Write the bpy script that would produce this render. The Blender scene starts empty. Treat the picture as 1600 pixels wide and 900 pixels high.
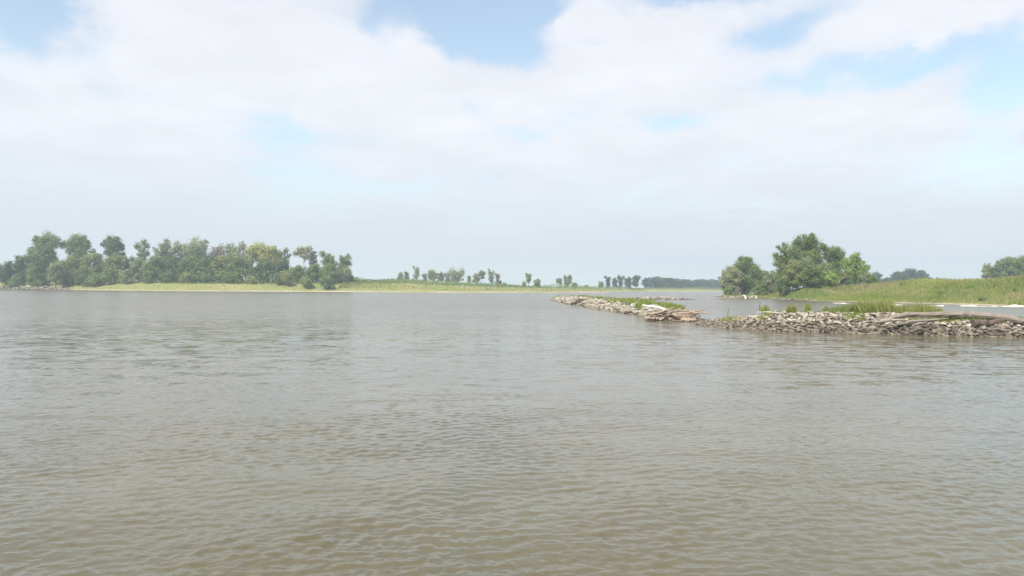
import bpy, math, random
import numpy as np
from mathutils import Vector, Matrix

# ------------------------------------------------------------------ camera, sky, sun, exposure
S = bpy.context.scene
C = S.collection
F = 1244.0            # focal length in pixels of the 1600 px wide photograph
CAMH = 3.0
cam_d = bpy.data.cameras.new('camera')
cam_d.sensor_width = 36.0
cam_d.lens = 36.0 * F / 1600.0
cam_d.clip_start = 0.1
cam_d.clip_end = 20000
cam = bpy.data.objects.new('camera', cam_d)
C.objects.link(cam)
ROLL = math.atan(0.0075)
cam.matrix_world = (Matrix.Translation((0, 0, CAMH)) @
                    Matrix.Rotation(math.radians(90) - math.atan(1.0 / F), 4, 'X') @
                    Matrix.Rotation(ROLL, 4, 'Z'))
S.camera = cam

S.view_settings.view_transform = 'Standard'
S.view_settings.look = 'None'
S.view_settings.gamma = 1
S.view_settings.exposure = 0.5
S.cycles.max_bounces = 6
S.cycles.diffuse_bounces = 3
S.cycles.glossy_bounces = 3
S.cycles.transmission_bounces = 3
S.cycles.volume_bounces = 1
S.cycles.transparent_max_bounces = 6
S.cycles.caustics_reflective = False
S.cycles.caustics_refractive = False
S.cycles.use_denoising = True

SUN_EL, SUN_AZ = math.radians(52), math.radians(-145)   # azimuth from +Y towards +X: behind left
sun_d = bpy.data.lights.new('sun', 'SUN')
sun_d.energy = 4.3
sun_d.angle = math.radians(1.5)
sun_d.color = (1.0, 0.95, 0.87)
sun = bpy.data.objects.new('sun', sun_d)
C.objects.link(sun)
sd = Vector((math.sin(SUN_AZ) * math.cos(SUN_EL), math.cos(SUN_AZ) * math.cos(SUN_EL), math.sin(SUN_EL)))
sun.rotation_euler = sd.to_track_quat('Z', 'Y').to_euler()
sun.location = sd * 200


def px_dir(px, py):
    """level ray of a photograph pixel: (x/y, z/y)"""
    u, v = px - 800.0, 450.0 - py
    return (u - 0.0075 * v) / F, (v + 0.0075 * u - 1.0) / F


def P(px, py, d):
    a, b = px_dir(px, py)
    return np.array((a * d, d, CAMH + b * d))


def G(px, py, z=0.0):
    a, b = px_dir(px, py)
    d = (z - CAMH) / b
    return np.array((a * d, d, z))


# world: physical sky with a broken layer of thin cloud
W = bpy.data.worlds.new('World')
S.world = W
W.use_nodes = True
nt = W.node_tree
nt.nodes.clear()


def N(tree, t, **kw):
    n = tree.nodes.new(t)
    ins = kw.pop('ins', {})
    for k, v in kw.items():
        setattr(n, k, v)
    for k, v in ins.items():
        n.inputs[k].default_value = v
    return n


def L(tree, a, b):
    tree.links.new(a, b)


def math_n(tree, op, a, b=None, c=None, clamp=False):
    n = tree.nodes.new('ShaderNodeMath')
    n.operation = op
    n.use_clamp = clamp
    for i, v in enumerate((a, b, c)):
        if v is None:
            continue
        if isinstance(v, (int, float)):
            n.inputs[i].default_value = v
        else:
            tree.links.new(v, n.inputs[i])
    return n.outputs[0]


def mixc(tree, fac, a, b):
    n = tree.nodes.new('ShaderNodeMix')
    n.data_type = 'RGBA'
    if isinstance(fac, (int, float)):
        n.inputs[0].default_value = fac
    else:
        tree.links.new(fac, n.inputs[0])
    for i, v in ((6, a), (7, b)):
        if isinstance(v, tuple):
            n.inputs[i].default_value = v if len(v) == 4 else (*v, 1)
        else:
            tree.links.new(v, n.inputs[i])
    return n.outputs[2]


def maprange(tree, v, a, b, c, d, smooth=True):
    n = tree.nodes.new('ShaderNodeMapRange')
    n.interpolation_type = 'SMOOTHSTEP' if smooth else 'LINEAR'
    tree.links.new(v, n.inputs[0])
    for i, x in enumerate((a, b, c, d)):
        n.inputs[i + 1].default_value = x
    return n.outputs[0]


SKY_STRENGTH = 0.15
sky = N(nt, 'ShaderNodeTexSky', sky_type='NISHITA', sun_disc=False, sun_elevation=SUN_EL,
        sun_rotation=SUN_AZ, air_density=1.0, dust_density=1.5, ozone_density=1.5)
tc = N(nt, 'ShaderNodeTexCoord')
sep = N(nt, 'ShaderNodeSeparateXYZ')
L(nt, tc.outputs['Generated'], sep.inputs[0])
dx, dy, dz = sep.outputs
az = math_n(nt, 'ARCTAN2', dx, dy)
el = math_n(nt, 'ARCSINE', dz)
ae = N(nt, 'ShaderNodeCombineXYZ')
L(nt, az, ae.inputs[0])
L(nt, el, ae.inputs[1])
# plane-projected direction, for cloud noise that flattens to the horizon
dzp = math_n(nt, 'ADD', math_n(nt, 'MAXIMUM', dz, 0.0), 0.12)
cp = N(nt, 'ShaderNodeCombineXYZ')
L(nt, math_n(nt, 'DIVIDE', dx, dzp), cp.inputs[0])
L(nt, math_n(nt, 'DIVIDE', dy, dzp), cp.inputs[1])
n1 = N(nt, 'ShaderNodeTexNoise', ins={'Scale': 1.1, 'Detail': 7.0, 'Roughness': 0.55, 'Distortion': 0.3})
L(nt, cp.outputs[0], n1.inputs['Vector'])
n4 = N(nt, 'ShaderNodeTexNoise', ins={'Scale': 4.5, 'Detail': 8.0, 'Roughness': 0.62, 'Distortion': 0.6})
L(nt, cp.outputs[0], n4.inputs['Vector'])
n2 = N(nt, 'ShaderNodeTexNoise', ins={'Scale': 7.0, 'Detail': 5.0, 'Roughness': 0.6})
L(nt, tc.outputs['Generated'], n2.inputs['Vector'])
# warp of the azimuth/elevation coordinates
wv = N(nt, 'ShaderNodeVectorMath', operation='MULTIPLY_ADD')
L(nt, n2.outputs['Color'], wv.inputs[0])
wv.inputs[1].default_value = (0.17, 0.11, 0)
L(nt, ae.outputs[0], wv.inputs[2])
wo = N(nt, 'ShaderNodeVectorMath', operation='SUBTRACT')
L(nt, wv.outputs[0], wo.inputs[0])
wo.inputs[1].default_value = (0.085, 0.055, 0)
HOLES = [  # gaps between the clouds: px, py, rx, ry, tilt (deg, up to the right positive), strength
    (50, 8, 85, 50, -20, 1.5), (690, 0, 100, 60, 0, 1.3), (752, 70, 80, 42, -10, 1.15), (588, 60, 24, 50, 0, .45),
    (440, 205, 90, 24, 0, .55), (470, 265, 110, 60, -10, .6), (745, 178, 40, 20, 0, .65), (1215, 55, 80, 30, 14, .75),
    (1095, 0, 90, 12, 0, .6), (1345, 116, 120, 18, 3, .65), (1490, 82, 100, 20, 10, .65), (1590, 118, 42, 50, 0, .9),
    (1545, 195, 30, 50, 0, .6), (1055, 208, 62, 18, 10, .65), (835, 15, 50, 30, 0, .75), (920, 76, 40, 16, 0, .45),
    (835, 212, 62, 14, 5, .55), (1150, 272, 40, 12, 0, .35), (1530, 290, 70, 40, 0, .3), (200, 130, 100, 14, 5, .2),
    (700, -120, 130, 60, 0, .8), (160, 205, 70, 12, 4, .3), (290, 185, 60, 10, 0, .25), (120, 285, 90, 12, 0, .25), (640, 290, 60, 14, 0, .3),
    (1000, 305, 80, 14, 0, .25), (980, 160, 60, 10, 8, .25), (1300, 245, 70, 10, 4, .25)]
PUFFS = [(640, 120, 100, 45, -8, .6), (590, 250, 44, 13, 0, .5), (900, 120, 160, 40, 12, .5), (1250, 195, 200, 50, 5, .5),
         (330, 60, 230, 80, 0, .5), (900, 245, 160, 28, -4, .5), (1480, 22, 190, 24, 10, .7), (230, 210, 230, 50, 0, .3),
         (1590, 225, 50, 30, 0, .4), (1220, 285, 80, 14, 0, .35), (560, 170, 200, 44, 0, .45), (1060, 110, 130, 60, 20, .5),
         (300, 262, 150, 16, -4, .25), (1000, 50, 90, 22, 0, .4), (885, 35, 60, 40, 10, .7)]
acc = None
for lst, sg in ((HOLES, -1), (PUFFS, 1)):
    for (px, py, rx, ry, tilt, st) in lst:
        a, b = px_dir(px, py)
        caz, cel = math.atan(a), math.atan(b * math.cos(math.atan(a)))
        m = N(nt, 'ShaderNodeMapping', vector_type='TEXTURE')
        m.inputs['Location'].default_value = (caz, cel, 0)
        m.inputs['Rotation'].default_value = (0, 0, math.radians(tilt))
        m.inputs['Scale'].default_value = (rx / F, ry / F, 1)
        L(nt, wo.outputs[0], m.inputs['Vector'])
        ln = N(nt, 'ShaderNodeVectorMath', operation='DOT_PRODUCT')
        L(nt, m.outputs[0], ln.inputs[0])
        L(nt, m.outputs[0], ln.inputs[1])
        g = math_n(nt, 'MULTIPLY', math_n(nt, 'EXPONENT', math_n(nt, 'MULTIPLY', ln.outputs['Value'], -1.0)), sg * st)
        acc = g if acc is None else math_n(nt, 'ADD', acc, g)
cov = math_n(nt, 'ADD', math_n(nt, 'MULTIPLY_ADD', n1.outputs['Fac'], 1.6, 0.05), acc)
cov = math_n(nt, 'ADD', cov, math_n(nt, 'MULTIPLY', math_n(nt, 'SUBTRACT', n4.outputs['Fac'], 0.5), 0.9))
cloud = maprange(nt, cov, 0.10, 1.12, 0.14, 0.97)
# cloud density falls into an even veil near the horizon
veil = maprange(nt, dz, 0.02, 0.21, 0.9, 0.0)
n3 = N(nt, 'ShaderNodeTexNoise', ins={'Scale': 2.2, 'Detail': 6.0, 'Roughness': 0.6})
L(nt, cp.outputs[0], n3.inputs['Vector'])
CLOUD = (4.32, 4.40, 4.68)
cshade = math_n(nt, 'MULTIPLY_ADD', n3.outputs['Fac'], 0.30, 0.83)
vm = N(nt, 'ShaderNodeVectorMath', operation='SCALE')
vm.inputs[0].default_value = CLOUD
L(nt, cshade, vm.inputs['Scale'])
skyc = N(nt, 'ShaderNodeVectorMath', operation='MULTIPLY')
L(nt, sky.outputs[0], skyc.inputs[0])
skyc.inputs[1].default_value = (1.21, 1.15, 1.00)
bg = N(nt, 'ShaderNodeBackground', ins={'Strength': SKY_STRENGTH})
L(nt, mixc(nt, veil, mixc(nt, cloud, skyc.outputs[0], vm.outputs[0]), (3.25, 3.58, 3.98)), bg.inputs['Color'])
wout = N(nt, 'ShaderNodeOutputWorld')
L(nt, bg.outputs[0], wout.inputs['Surface'])

# ------------------------------------------------------------------ helpers
rng = np.random.default_rng(7)
random.seed(7)


def smooth(a, b, x):
    t = np.clip((np.asarray(x, float) - a) / (b - a), 0, 1)
    return t * t * (3 - 2 * t)


def vnoise(x, y, seed=0, n=14, lo=0.3, hi=1.6):
    """cheap smooth noise, about -1..1, from random plane waves"""
    r = np.random.default_rng(1000 + seed)
    x = np.asarray(x, float)
    out = np.zeros_like(x)
    for i in range(n):
        k = lo * (hi / lo) ** (i / max(1, n - 1))
        a = r.uniform(0, 2 * math.pi)
        out += np.sin(k * (x * math.cos(a) + y * math.sin(a)) + r.uniform(0, 6.28)) / (1 + i * 0.15)
    return out / (n * 0.32)


def mesh(name, V, faces, attrs=None, smooth_sh=False):
    """faces: (n,k) int array, or list of such arrays"""
    me = bpy.data.meshes.new(name)
    V = np.asarray(V, np.float32).reshape(-1, 3)
    if isinstance(faces, np.ndarray):
        faces = [faces]
    faces = [f for f in faces if len(f)]
    me.vertices.add(len(V))
    me.vertices.foreach_set('co', V.ravel())
    tot = np.concatenate([np.full(len(f), f.shape[1]) for f in faces])
    idx = np.concatenate([f.ravel() for f in faces])
    me.loops.add(len(idx))
    me.loops.foreach_set('vertex_index', idx.astype(np.int32))
    me.polygons.add(len(tot))
    st = np.concatenate([[0], np.cumsum(tot)[:-1]])
    me.polygons.foreach_set('loop_start', st.astype(np.int32))
    me.polygons.foreach_set('loop_total', tot.astype(np.int32))
    me.polygons.foreach_set('use_smooth', np.full(len(tot), smooth_sh, dtype=bool))
    me.update(calc_edges=True)
    for k, v in (attrs or {}).items():
        at = me.attributes.new(k, 'FLOAT', 'FACE')
        at.data.foreach_set('value', np.asarray(v, np.float32))
    me.validate()
    return me


def obj(name, me, mat=None, parent=None, loc=None):
    o = bpy.data.objects.new(name, me)
    C.objects.link(o)
    if mat is not None and me is not None and not me.materials:
        me.materials.append(mat)
    if parent is not None:
        o.parent = parent
    if loc is not None:
        o.location = loc
    return o


def tag(o, label=None, cat=None, group=None, kind=None):
    if label:
        o['label'] = label
    if cat:
        o['category'] = cat
    if group:
        o['group'] = group
    if kind:
        o['kind'] = kind
    return o


def thing(name, label, cat, loc, group=None):
    o = bpy.data.objects.new(name, None)
    C.objects.link(o)
    o.location = loc
    o.empty_display_size = 0.3
    return tag(o, label, cat, group)


def grid_faces(nr, nc):
    i = np.arange(nr - 1)[:, None] * nc + np.arange(nc - 1)[None, :]
    i = i.ravel()
    return np.stack([i, i + 1, i + nc + 1, i + nc], 1)


# ------------------------------------------------------------------ materials
def new_mat(name):
    m = bpy.data.materials.new(name)
    m.use_nodes = True
    t = m.node_tree
    t.nodes.clear()
    out = t.nodes.new('ShaderNodeOutputMaterial')
    return m, t, out


def bsdf(t, col, rough=0.8, spec=0.3, normal=None):
    b = t.nodes.new('ShaderNodeBsdfPrincipled')
    if isinstance(col, tuple):
        b.inputs['Base Color'].default_value = (*col, 1)
    else:
        L(t, col, b.inputs['Base Color'])
    if isinstance(rough, (int, float)):
        b.inputs['Roughness'].default_value = rough
    else:
        L(t, rough, b.inputs['Roughness'])
    b.inputs['Specular IOR Level'].default_value = spec
    if normal is not None:
        L(t, normal, b.inputs['Normal'])
    return b


def noise(t, scale, detail=4, rough=0.55, vec=None, dist=0.0):
    n = N(t, 'ShaderNodeTexNoise', ins={'Scale': scale, 'Detail': float(detail), 'Roughness': rough, 'Distortion': dist})
    if vec is None:
        vec = t.nodes.new('ShaderNodeNewGeometry').outputs['Position']
    L(t, vec, n.inputs['Vector'])
    return n.outputs['Fac']


def bump(t, h, strength=0.5, dist=0.05):
    b = N(t, 'ShaderNodeBump', ins={'Strength': strength, 'Distance': dist})
    L(t, h, b.inputs['Height'])
    return b.outputs[0]


def leaf_mat(name, c1, c2, c3=None, trans=0.35):
    """leaf colour varies from leaf to leaf and clump to clump (face attribute 'tint')"""
    m, t, out = new_mat(name)
    at = N(t, 'ShaderNodeAttribute', attribute_name='tint')
    col = mixc(t, at.outputs['Fac'], c1, c2)
    if c3:
        col = mixc(t, maprange(t, noise(t, 0.35, 3), 0.5, 0.75, 0, 0.8), col, c3)
    b = bsdf(t, col, 0.55, 0.25)
    tr = t.nodes.new('ShaderNodeBsdfTranslucent')
    L(t, col, tr.inputs['Color'])
    mx = t.nodes.new('ShaderNodeMixShader')
    mx.inputs[0].default_value = trans
    L(t, b.outputs[0], mx.inputs[1])
    L(t, tr.outputs[0], mx.inputs[2])
    L(t, mx.outputs[0], out.inputs['Surface'])
    return m


LM = {
    'green': leaf_mat('leaf_green', (0.127, 0.190, 0.047), (0.252, 0.322, 0.096)),
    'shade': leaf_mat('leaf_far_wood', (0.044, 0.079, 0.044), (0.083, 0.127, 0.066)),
    'dark': leaf_mat('leaf_dark', (0.080, 0.140, 0.047), (0.167, 0.239, 0.083)),
    'grey': leaf_mat('leaf_grey_green', (0.202, 0.244, 0.110), (0.377, 0.401, 0.194)),
    'olive': leaf_mat('leaf_olive', (0.185, 0.223, 0.066), (0.318, 0.338, 0.112)),
    'yellow': leaf_mat('leaf_yellow_green', (0.286, 0.330, 0.074), (0.470, 0.470, 0.125)),
    'bright': leaf_mat('leaf_bright', (0.185, 0.289, 0.053), (0.353, 0.454, 0.112)),
    'silver': leaf_mat('leaf_willow', (0.201, 0.251, 0.113), (0.336, 0.376, 0.196)),
    'rust': leaf_mat('leaf_rust', (0.170, 0.120, 0.075), (0.240, 0.185, 0.120)),
    'twig': leaf_mat('leaf_dry_twig', (0.240, 0.200, 0.165), (0.330, 0.280, 0.230), trans=0.1),
    'grass': leaf_mat('grass_blades', (0.180, 0.244, 0.047), (0.372, 0.378, 0.126), (0.348, 0.256, 0.126), trans=0.35),
    'reed': leaf_mat('reed_blades', (0.152, 0.218, 0.048), (0.373, 0.368, 0.133), trans=0.35),
    'tawny': leaf_mat('tawny_seed_grass', (0.30, 0.25, 0.13), (0.46, 0.38, 0.22), trans=0.3),
    'weed': leaf_mat('weed_blades', (0.162, 0.256, 0.042), (0.348, 0.378, 0.089), trans=0.35),
}


def bark_mat(name, c1, c2, scale=3.0):
    m, t, out = new_mat(name)
    oi = t.nodes.new('ShaderNodeObjectInfo')
    tcn = t.nodes.new('ShaderNodeTexCoord')
    mp = N(t, 'ShaderNodeMapping')
    mp.inputs['Scale'].default_value = (1, 1, 1)
    L(t, tcn.outputs['Object'], mp.inputs['Vector'])
    n = noise(t, scale, 6, 0.65, mp.outputs[0], 0.6)
    v = math_n(t, 'ADD', math_n(t, 'MULTIPLY', n, 0.75), math_n(t, 'MULTIPLY', oi.outputs['Random'], 0.55))
    f = maprange(t, v, 0.2, 0.95, 0, 1, False)
    col = mixc(t, f, c1, c2)
    nn = noise(t, scale * 9, 4, 0.7, mp.outputs[0])
    col = mixc(t, maprange(t, nn, 0.5, 0.8, 0, 0.55), col, tuple(x * 0.4 for x in c1))
    b = bsdf(t, col, 0.9, 0.15, bump(t, nn, 0.8, 0.03))
    L(t, b.outputs[0], out.inputs['Surface'])
    return m


M_BARK = bark_mat('bark', (0.10, 0.085, 0.065), (0.20, 0.175, 0.14))
M_PALEBARK = bark_mat('pale_bark', (0.42, 0.38, 0.32), (0.62, 0.58, 0.50))
M_WOOD = bark_mat('driftwood_grey', (0.17, 0.14, 0.115), (0.40, 0.35, 0.30), 2.5)
M_TANWOOD = bark_mat('driftwood_tan', (0.19, 0.135, 0.095), (0.45, 0.35, 0.26), 2.5)
M_DARKWOOD = bark_mat('driftwood_dark', (0.055, 0.042, 0.032), (0.15, 0.11, 0.085), 3)
M_RUSTWOOD = bark_mat('driftwood_rotten', (0.05, 0.040, 0.032), (0.17, 0.130, 0.105), 5)
M_WHITEWOOD = bark_mat('driftwood_white', (0.50, 0.47, 0.41), (0.68, 0.65, 0.58), 3)


def stone_mat(name, cols, wet=0.45, wetc=(0.17, 0.155, 0.125)):
    m, t, out = new_mat(name)
    oi = t.nodes.new('ShaderNodeObjectInfo')
    at = N(t, 'ShaderNodeAttribute', attribute_name='tint')
    v = math_n(t, 'FRACT', math_n(t, 'ADD', math_n(t, 'MULTIPLY', oi.outputs['Random'], 3.7), at.outputs['Fac']))
    cr = N(t, 'ShaderNodeValToRGB')
    e = cr.color_ramp.elements
    while len(e) < len(cols):
        e.new(0.5)
    for i, c in enumerate(cols):
        e[i].position = i / (len(cols) - 1)
        e[i].color = (*c, 1)
    L(t, v, cr.inputs[0])
    geo = t.nodes.new('ShaderNodeNewGeometry')
    n = noise(t, 5.0, 6, 0.65, geo.outputs['Position'])
    col = mixc(t, maprange(t, n, 0.35, 0.75, 0, 0.55), cr.outputs[0], tuple(x * 0.6 for x in cols[0]))
    # silt stain that the river leaves up to its high mark
    sp = t.nodes.new('ShaderNodeSeparateXYZ')
    L(t, geo.outputs['Position'], sp.inputs[0])
    zz = math_n(t, 'ADD', sp.outputs[2], math_n(t, 'MULTIPLY', math_n(t, 'SUBTRACT', noise(t, 0.8, 3), 0.5), 0.5))
    col = mixc(t, maprange(t, zz, wet * 0.35, wet * 1.15, 0.72, 0.0), col, wetc)
    b = bsdf(t, col, 0.85, 0.25, bump(t, n, 0.7, 0.05))
    L(t, b.outputs[0], out.inputs['Surface'])
    return m


M_STONE = stone_mat('limestone', [(0.227, 0.196, 0.153), (0.378, 0.340, 0.275), (0.554, 0.512, 0.432), (0.260, 0.224, 0.179),
                                  (0.437, 0.392, 0.320), (0.185, 0.156, 0.126), (0.336, 0.272, 0.216)], 0.75, (0.143, 0.120, 0.089))
M_STONE2 = stone_mat('limestone_cream', [(0.272, 0.240, 0.184), (0.384, 0.352, 0.284), (0.480, 0.456, 0.376), (0.232, 0.204, 0.160),
                                         (0.416, 0.384, 0.304), (0.264, 0.224, 0.176)], 0.42, (0.176, 0.144, 0.112))
M_STONE3 = stone_mat('far_riprap', [(0.272, 0.240, 0.200), (0.400, 0.368, 0.320), (0.320, 0.240, 0.192), (0.440, 0.408, 0.360)], 0.4,
                     (0.240, 0.200, 0.160))


def ground_mat(name, sand, low, high, zs=0.5, zw=0.5, dirt=(0.20, 0.15, 0.10), sc=0.08, dirt_amt=0.5):
    m, t, out = new_mat(name)
    geo = t.nodes.new('ShaderNodeNewGeometry')
    sp = t.nodes.new('ShaderNodeSeparateXYZ')
    L(t, geo.outputs['Position'], sp.inputs[0])
    nl = noise(t, sc, 5, 0.6, geo.outputs['Position'])
    nh = noise(t, sc * 12, 5, 0.65, geo.outputs['Position'])
    col = mixc(t, maprange(t, nl, 0.35, 0.65, 0, 1), low, high)
    col = mixc(t, maprange(t, nh, 0.5, 0.75, 0, dirt_amt), col, dirt)
    zz = math_n(t, 'ADD', sp.outputs[2], math_n(t, 'ADD', math_n(t, 'MULTIPLY', math_n(t, 'SUBTRACT', nh, 0.5), 0.9), math_n(t, 'MULTIPLY', math_n(t, 'SUBTRACT', nl, 0.5), 2.6)))
    col = mixc(t, maprange(t, zz, zs, zs + zw, 1, 0), col, sand)
    b = bsdf(t, col, 0.95, 0.1, bump(t, nh, 0.6, 0.2))
    L(t, b.outputs[0], out.inputs['Surface'])
    return m


M_FARBANK = ground_mat('far_bank_ground', (0.40, 0.35, 0.26), (0.20, 0.22, 0.07), (0.27, 0.255, 0.105), 0.15, 0.35, sc=0.03)
M_RBANK = ground_mat('right_bank_ground', (0.34, 0.29, 0.22), (0.12, 0.145, 0.05), (0.19, 0.17, 0.085), 0.15, 0.2, sc=0.06)
M_SAND = ground_mat('pale_sand', (0.46, 0.43, 0.36), (0.50, 0.46, 0.39), (0.58, 0.54, 0.46), -0.1, 0.1, (0.30, 0.26, 0.19))
M_CORE = ground_mat('jetty_soil', (0.09, 0.078, 0.062), (0.11, 0.115, 0.055), (0.17, 0.15, 0.10), 0.3, 0.5, (0.09, 0.075, 0.055), 0.5)
M_MUD = ground_mat('river_mud', (0.12, 0.10, 0.07), (0.12, 0.10, 0.07), (0.14, 0.115, 0.08), 0, 1)

# river water
m, t, out = new_mat('river_water')
geo = t.nodes.new('ShaderNodeNewGeometry')
pos = geo.outputs['Position']


def stretched(sx, sy, rot=0):
    mp = N(t, 'ShaderNodeMapping')
    mp.inputs['Scale'].default_value = (sx, sy, 1)
    mp.inputs['Rotation'].default_value = (0, 0, math.radians(rot))
    L(t, pos, mp.inputs['Vector'])
    return mp.outputs[0]


hA = noise(t, 1.0, 3, 0.55, stretched(3.6, 5.6, 14), 0.4)       # small wind ripples
hB = noise(t, 1.0, 3, 0.5, stretched(1.5, 2.1, -12), 0.6)       # chop
hC = noise(t, 1.0, 2, 0.5, stretched(0.10, 0.33, 6), 0.8)       # slow boils of the current
patch = noise(t, 1.0, 4, 0.6, stretched(0.016, 0.075, -8), 1.2)   # ruffled and slick patches
pf = maprange(t, patch, 0.36, 0.66, 0.4, 1.2)
hh = math_n(t, 'ADD', math_n(t, 'MULTIPLY', hA, 0.017), math_n(t, 'MULTIPLY', hB, 0.034))
hh = math_n(t, 'MULTIPLY', hh, pf)
hh = math_n(t, 'ADD', hh, math_n(t, 'MULTIPLY', hC, 0.05))
bn = N(t, 'ShaderNodeBump', ins={'Strength': 0.85, 'Distance': 1.0})
L(t, hh, bn.inputs['Height'])
silt = mixc(t, maprange(t, noise(t, 1.0, 4, 0.6, stretched(0.05, 0.12, 20), 0.8), 0.3, 0.7, 0, 1),
            (0.093, 0.083, 0.047), (0.115, 0.103, 0.062))
# slopes of the short waves as a direct field (keeps its strength at any distance)
sl1 = N(t, 'ShaderNodeTexNoise', ins={'Scale': 1.0, 'Detail': 4.0, 'Roughness': 0.6, 'Distortion': 0.3})
L(t, stretched(1.9, 3.0, 9), sl1.inputs['Vector'])
sl2 = N(t, 'ShaderNodeTexNoise', ins={'Scale': 1.0, 'Detail': 3.0, 'Roughness': 0.6, 'Distortion': 0.4})
L(t, stretched(0.7, 1.5, -7), sl2.inputs['Vector'])
sadd = N(t, 'ShaderNodeVectorMath', operation='ADD')
L(t, sl1.outputs['Color'], sadd.inputs[0])
L(t, sl2.outputs['Color'], sadd.inputs[1])
ssub = N(t, 'ShaderNodeVectorMath', operation='SUBTRACT')
L(t, sadd.outputs[0], ssub.inputs[0])
ssub.inputs[1].default_value = (1, 1, 1)
smul = N(t, 'ShaderNodeVectorMath', operation='MULTIPLY')
L(t, ssub.outputs[0], smul.inputs[0])
smul.inputs[1].default_value = (0.55, 0.72, 0.0)
wlen = N(t, 'ShaderNodeVectorMath', operation='LENGTH')
L(t, pos, wlen.inputs[0])
samp = math_n(t, 'MULTIPLY', maprange(t, wlen.outputs['Value'], 10, 60, 0.16, 1.0), maprange(t, patch, 0.34, 0.66, 0.55, 1.25))
sscl = N(t, 'ShaderNodeVectorMath', operation='SCALE')
L(t, smul.outputs[0], sscl.inputs[0])
L(t, samp, sscl.inputs['Scale'])
sfin = N(t, 'ShaderNodeVectorMath', operation='ADD')
L(t, sscl.outputs[0], sfin.inputs[0])
L(t, bn.outputs[0], sfin.inputs[1])
snrm = N(t, 'ShaderNodeVectorMath', operation='NORMALIZE')
L(t, sfin.outputs[0], snrm.inputs[0])
b = bsdf(t, silt, maprange(t, wlen.outputs['Value'], 12, 130, 0.05, 0.24), 0.5, snrm.outputs[0])
b.inputs['IOR'].default_value = 1.333
L(t, b.outputs[0], out.inputs['Surface'])
M_WATER = m

# ------------------------------------------------------------------ water, with real waves near the bank we stand on
def build_water():
    ang = np.concatenate([np.linspace(-180, -40, 24, endpoint=False), np.linspace(-40, 40, 650, endpoint=False),
                          np.linspace(40, 180, 24)]) * math.pi / 180
    rad = np.concatenate([[0.05, 1, 2.5, 4, 5.5], np.geomspace(6.5, 44, 700, endpoint=False), np.geomspace(46, 3000, 60)])
    A, R = np.meshgrid(ang, rad)
    X, Y = R * np.sin(A), R * np.cos(A)
    sp = R * 0.0027
    Z = np.zeros_like(X)
    r = np.random.default_rng(3)
    # gusts: the ripples stand up in short-lived patches
    g1 = np.clip(0.70 + 0.55 * vnoise(X, Y, 5, 16, 0.5, 5.0), 0.15, 1.7) * (0.8 + 0.4 * vnoise(X, Y, 8, 8, 0.12, .6))
    g2 = np.clip(0.70 + 0.55 * vnoise(X, Y, 6, 16, 0.6, 6.0), 0.15, 1.7) * (0.8 + 0.4 * vnoise(X, Y, 9, 8, 0.15, .7))
    for i in range(84):
        lam = 0.075 * (0.46 / 0.075) ** (r.random() ** 0.85)
        th = math.radians(96 + r.normal(0, 44))
        k = 2 * math.pi / lam
        amp = 0.0262 / k * r.uniform(0.6, 1.4) * (lam / 0.3) ** 0.2
        ph = k * (X * math.cos(th) + Y * math.sin(th)) + r.uniform(0, 6.28)
        w = (g1 if i % 2 else g2)
        fade = np.clip((lam / sp - 2.5) / 3.0, 0, 1)
        s = np.sin(ph + 0.55 * np.sin(ph))
        Z += amp * w * fade * s
    for i in range(10):   # slow undulation of the current
        lam = r.uniform(1.0, 3.2)
        th = math.radians(90 + r.normal(0, 40))
        k = 2 * math.pi / lam
        Z += 0.009 / k * np.sin(k * (X * math.cos(th) + Y * math.sin(th)) + r.uniform(0, 6.28))
    edge = smooth(40, 38, np.abs(A) * 180 / math.pi)
    Z *= edge * smooth(4, 7, R)
    me = mesh('water', np.stack([X, Y, Z], -1).reshape(-1, 3), grid_faces(len(rad), len(ang)), smooth_sh=True)
    tag(obj('water', me, M_WATER), 'wide brown rippled river', None, kind='structure')


build_water()

# ------------------------------------------------------------------ land
# far bank: y of the shoreline as a function of x
FS = np.array([(-3000, 330), (-700, 370), (-360, 385), (G(0, 452)[0], G(0, 452)[1]), (G(280, 455)[0], G(280, 455)[1]),
               (G(550, 456.3)[0], G(550, 456.3)[1]), (G(700, 457.2)[0], G(700, 457.2)[1]),
               (G(850, 457.3)[0], G(850, 457.3)[1]), (60, 560), (112, 700), (261, 930), (420, 1000), (3000, 1150)])
FH = np.array([(-3000, 4), (-300, 4.3), (-240, 4.2), (-200, 4.0), (-130, 3.7), (-84, 4.5), (-60, 5.0), (-20, 3.4), (20, 2.6),
               (60, 2.4), (261, 2.2), (3000, 3)])


def far_z(x, y):
    x, y = np.asarray(x, float), np.asarray(y, float)
    t_ = y - np.interp(x, FS[:, 0], FS[:, 1]) - 2.0 * vnoise(x, 0 * x, 21, 8, .02, .2)
    H = np.interp(x, FH[:, 0], FH[:, 1])
    z = np.where(t_ < 0, t_ * 0.25, 0.06 * t_)
    z = np.where(t_ > 4, 0.24 + (H - 0.24) * smooth(4, 25, t_), z)
    return np.clip(z + np.where(t_ > 6, 0.22 * vnoise(x, y, 22, 12, .05, .6), 0), -2.4, 20)


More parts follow.
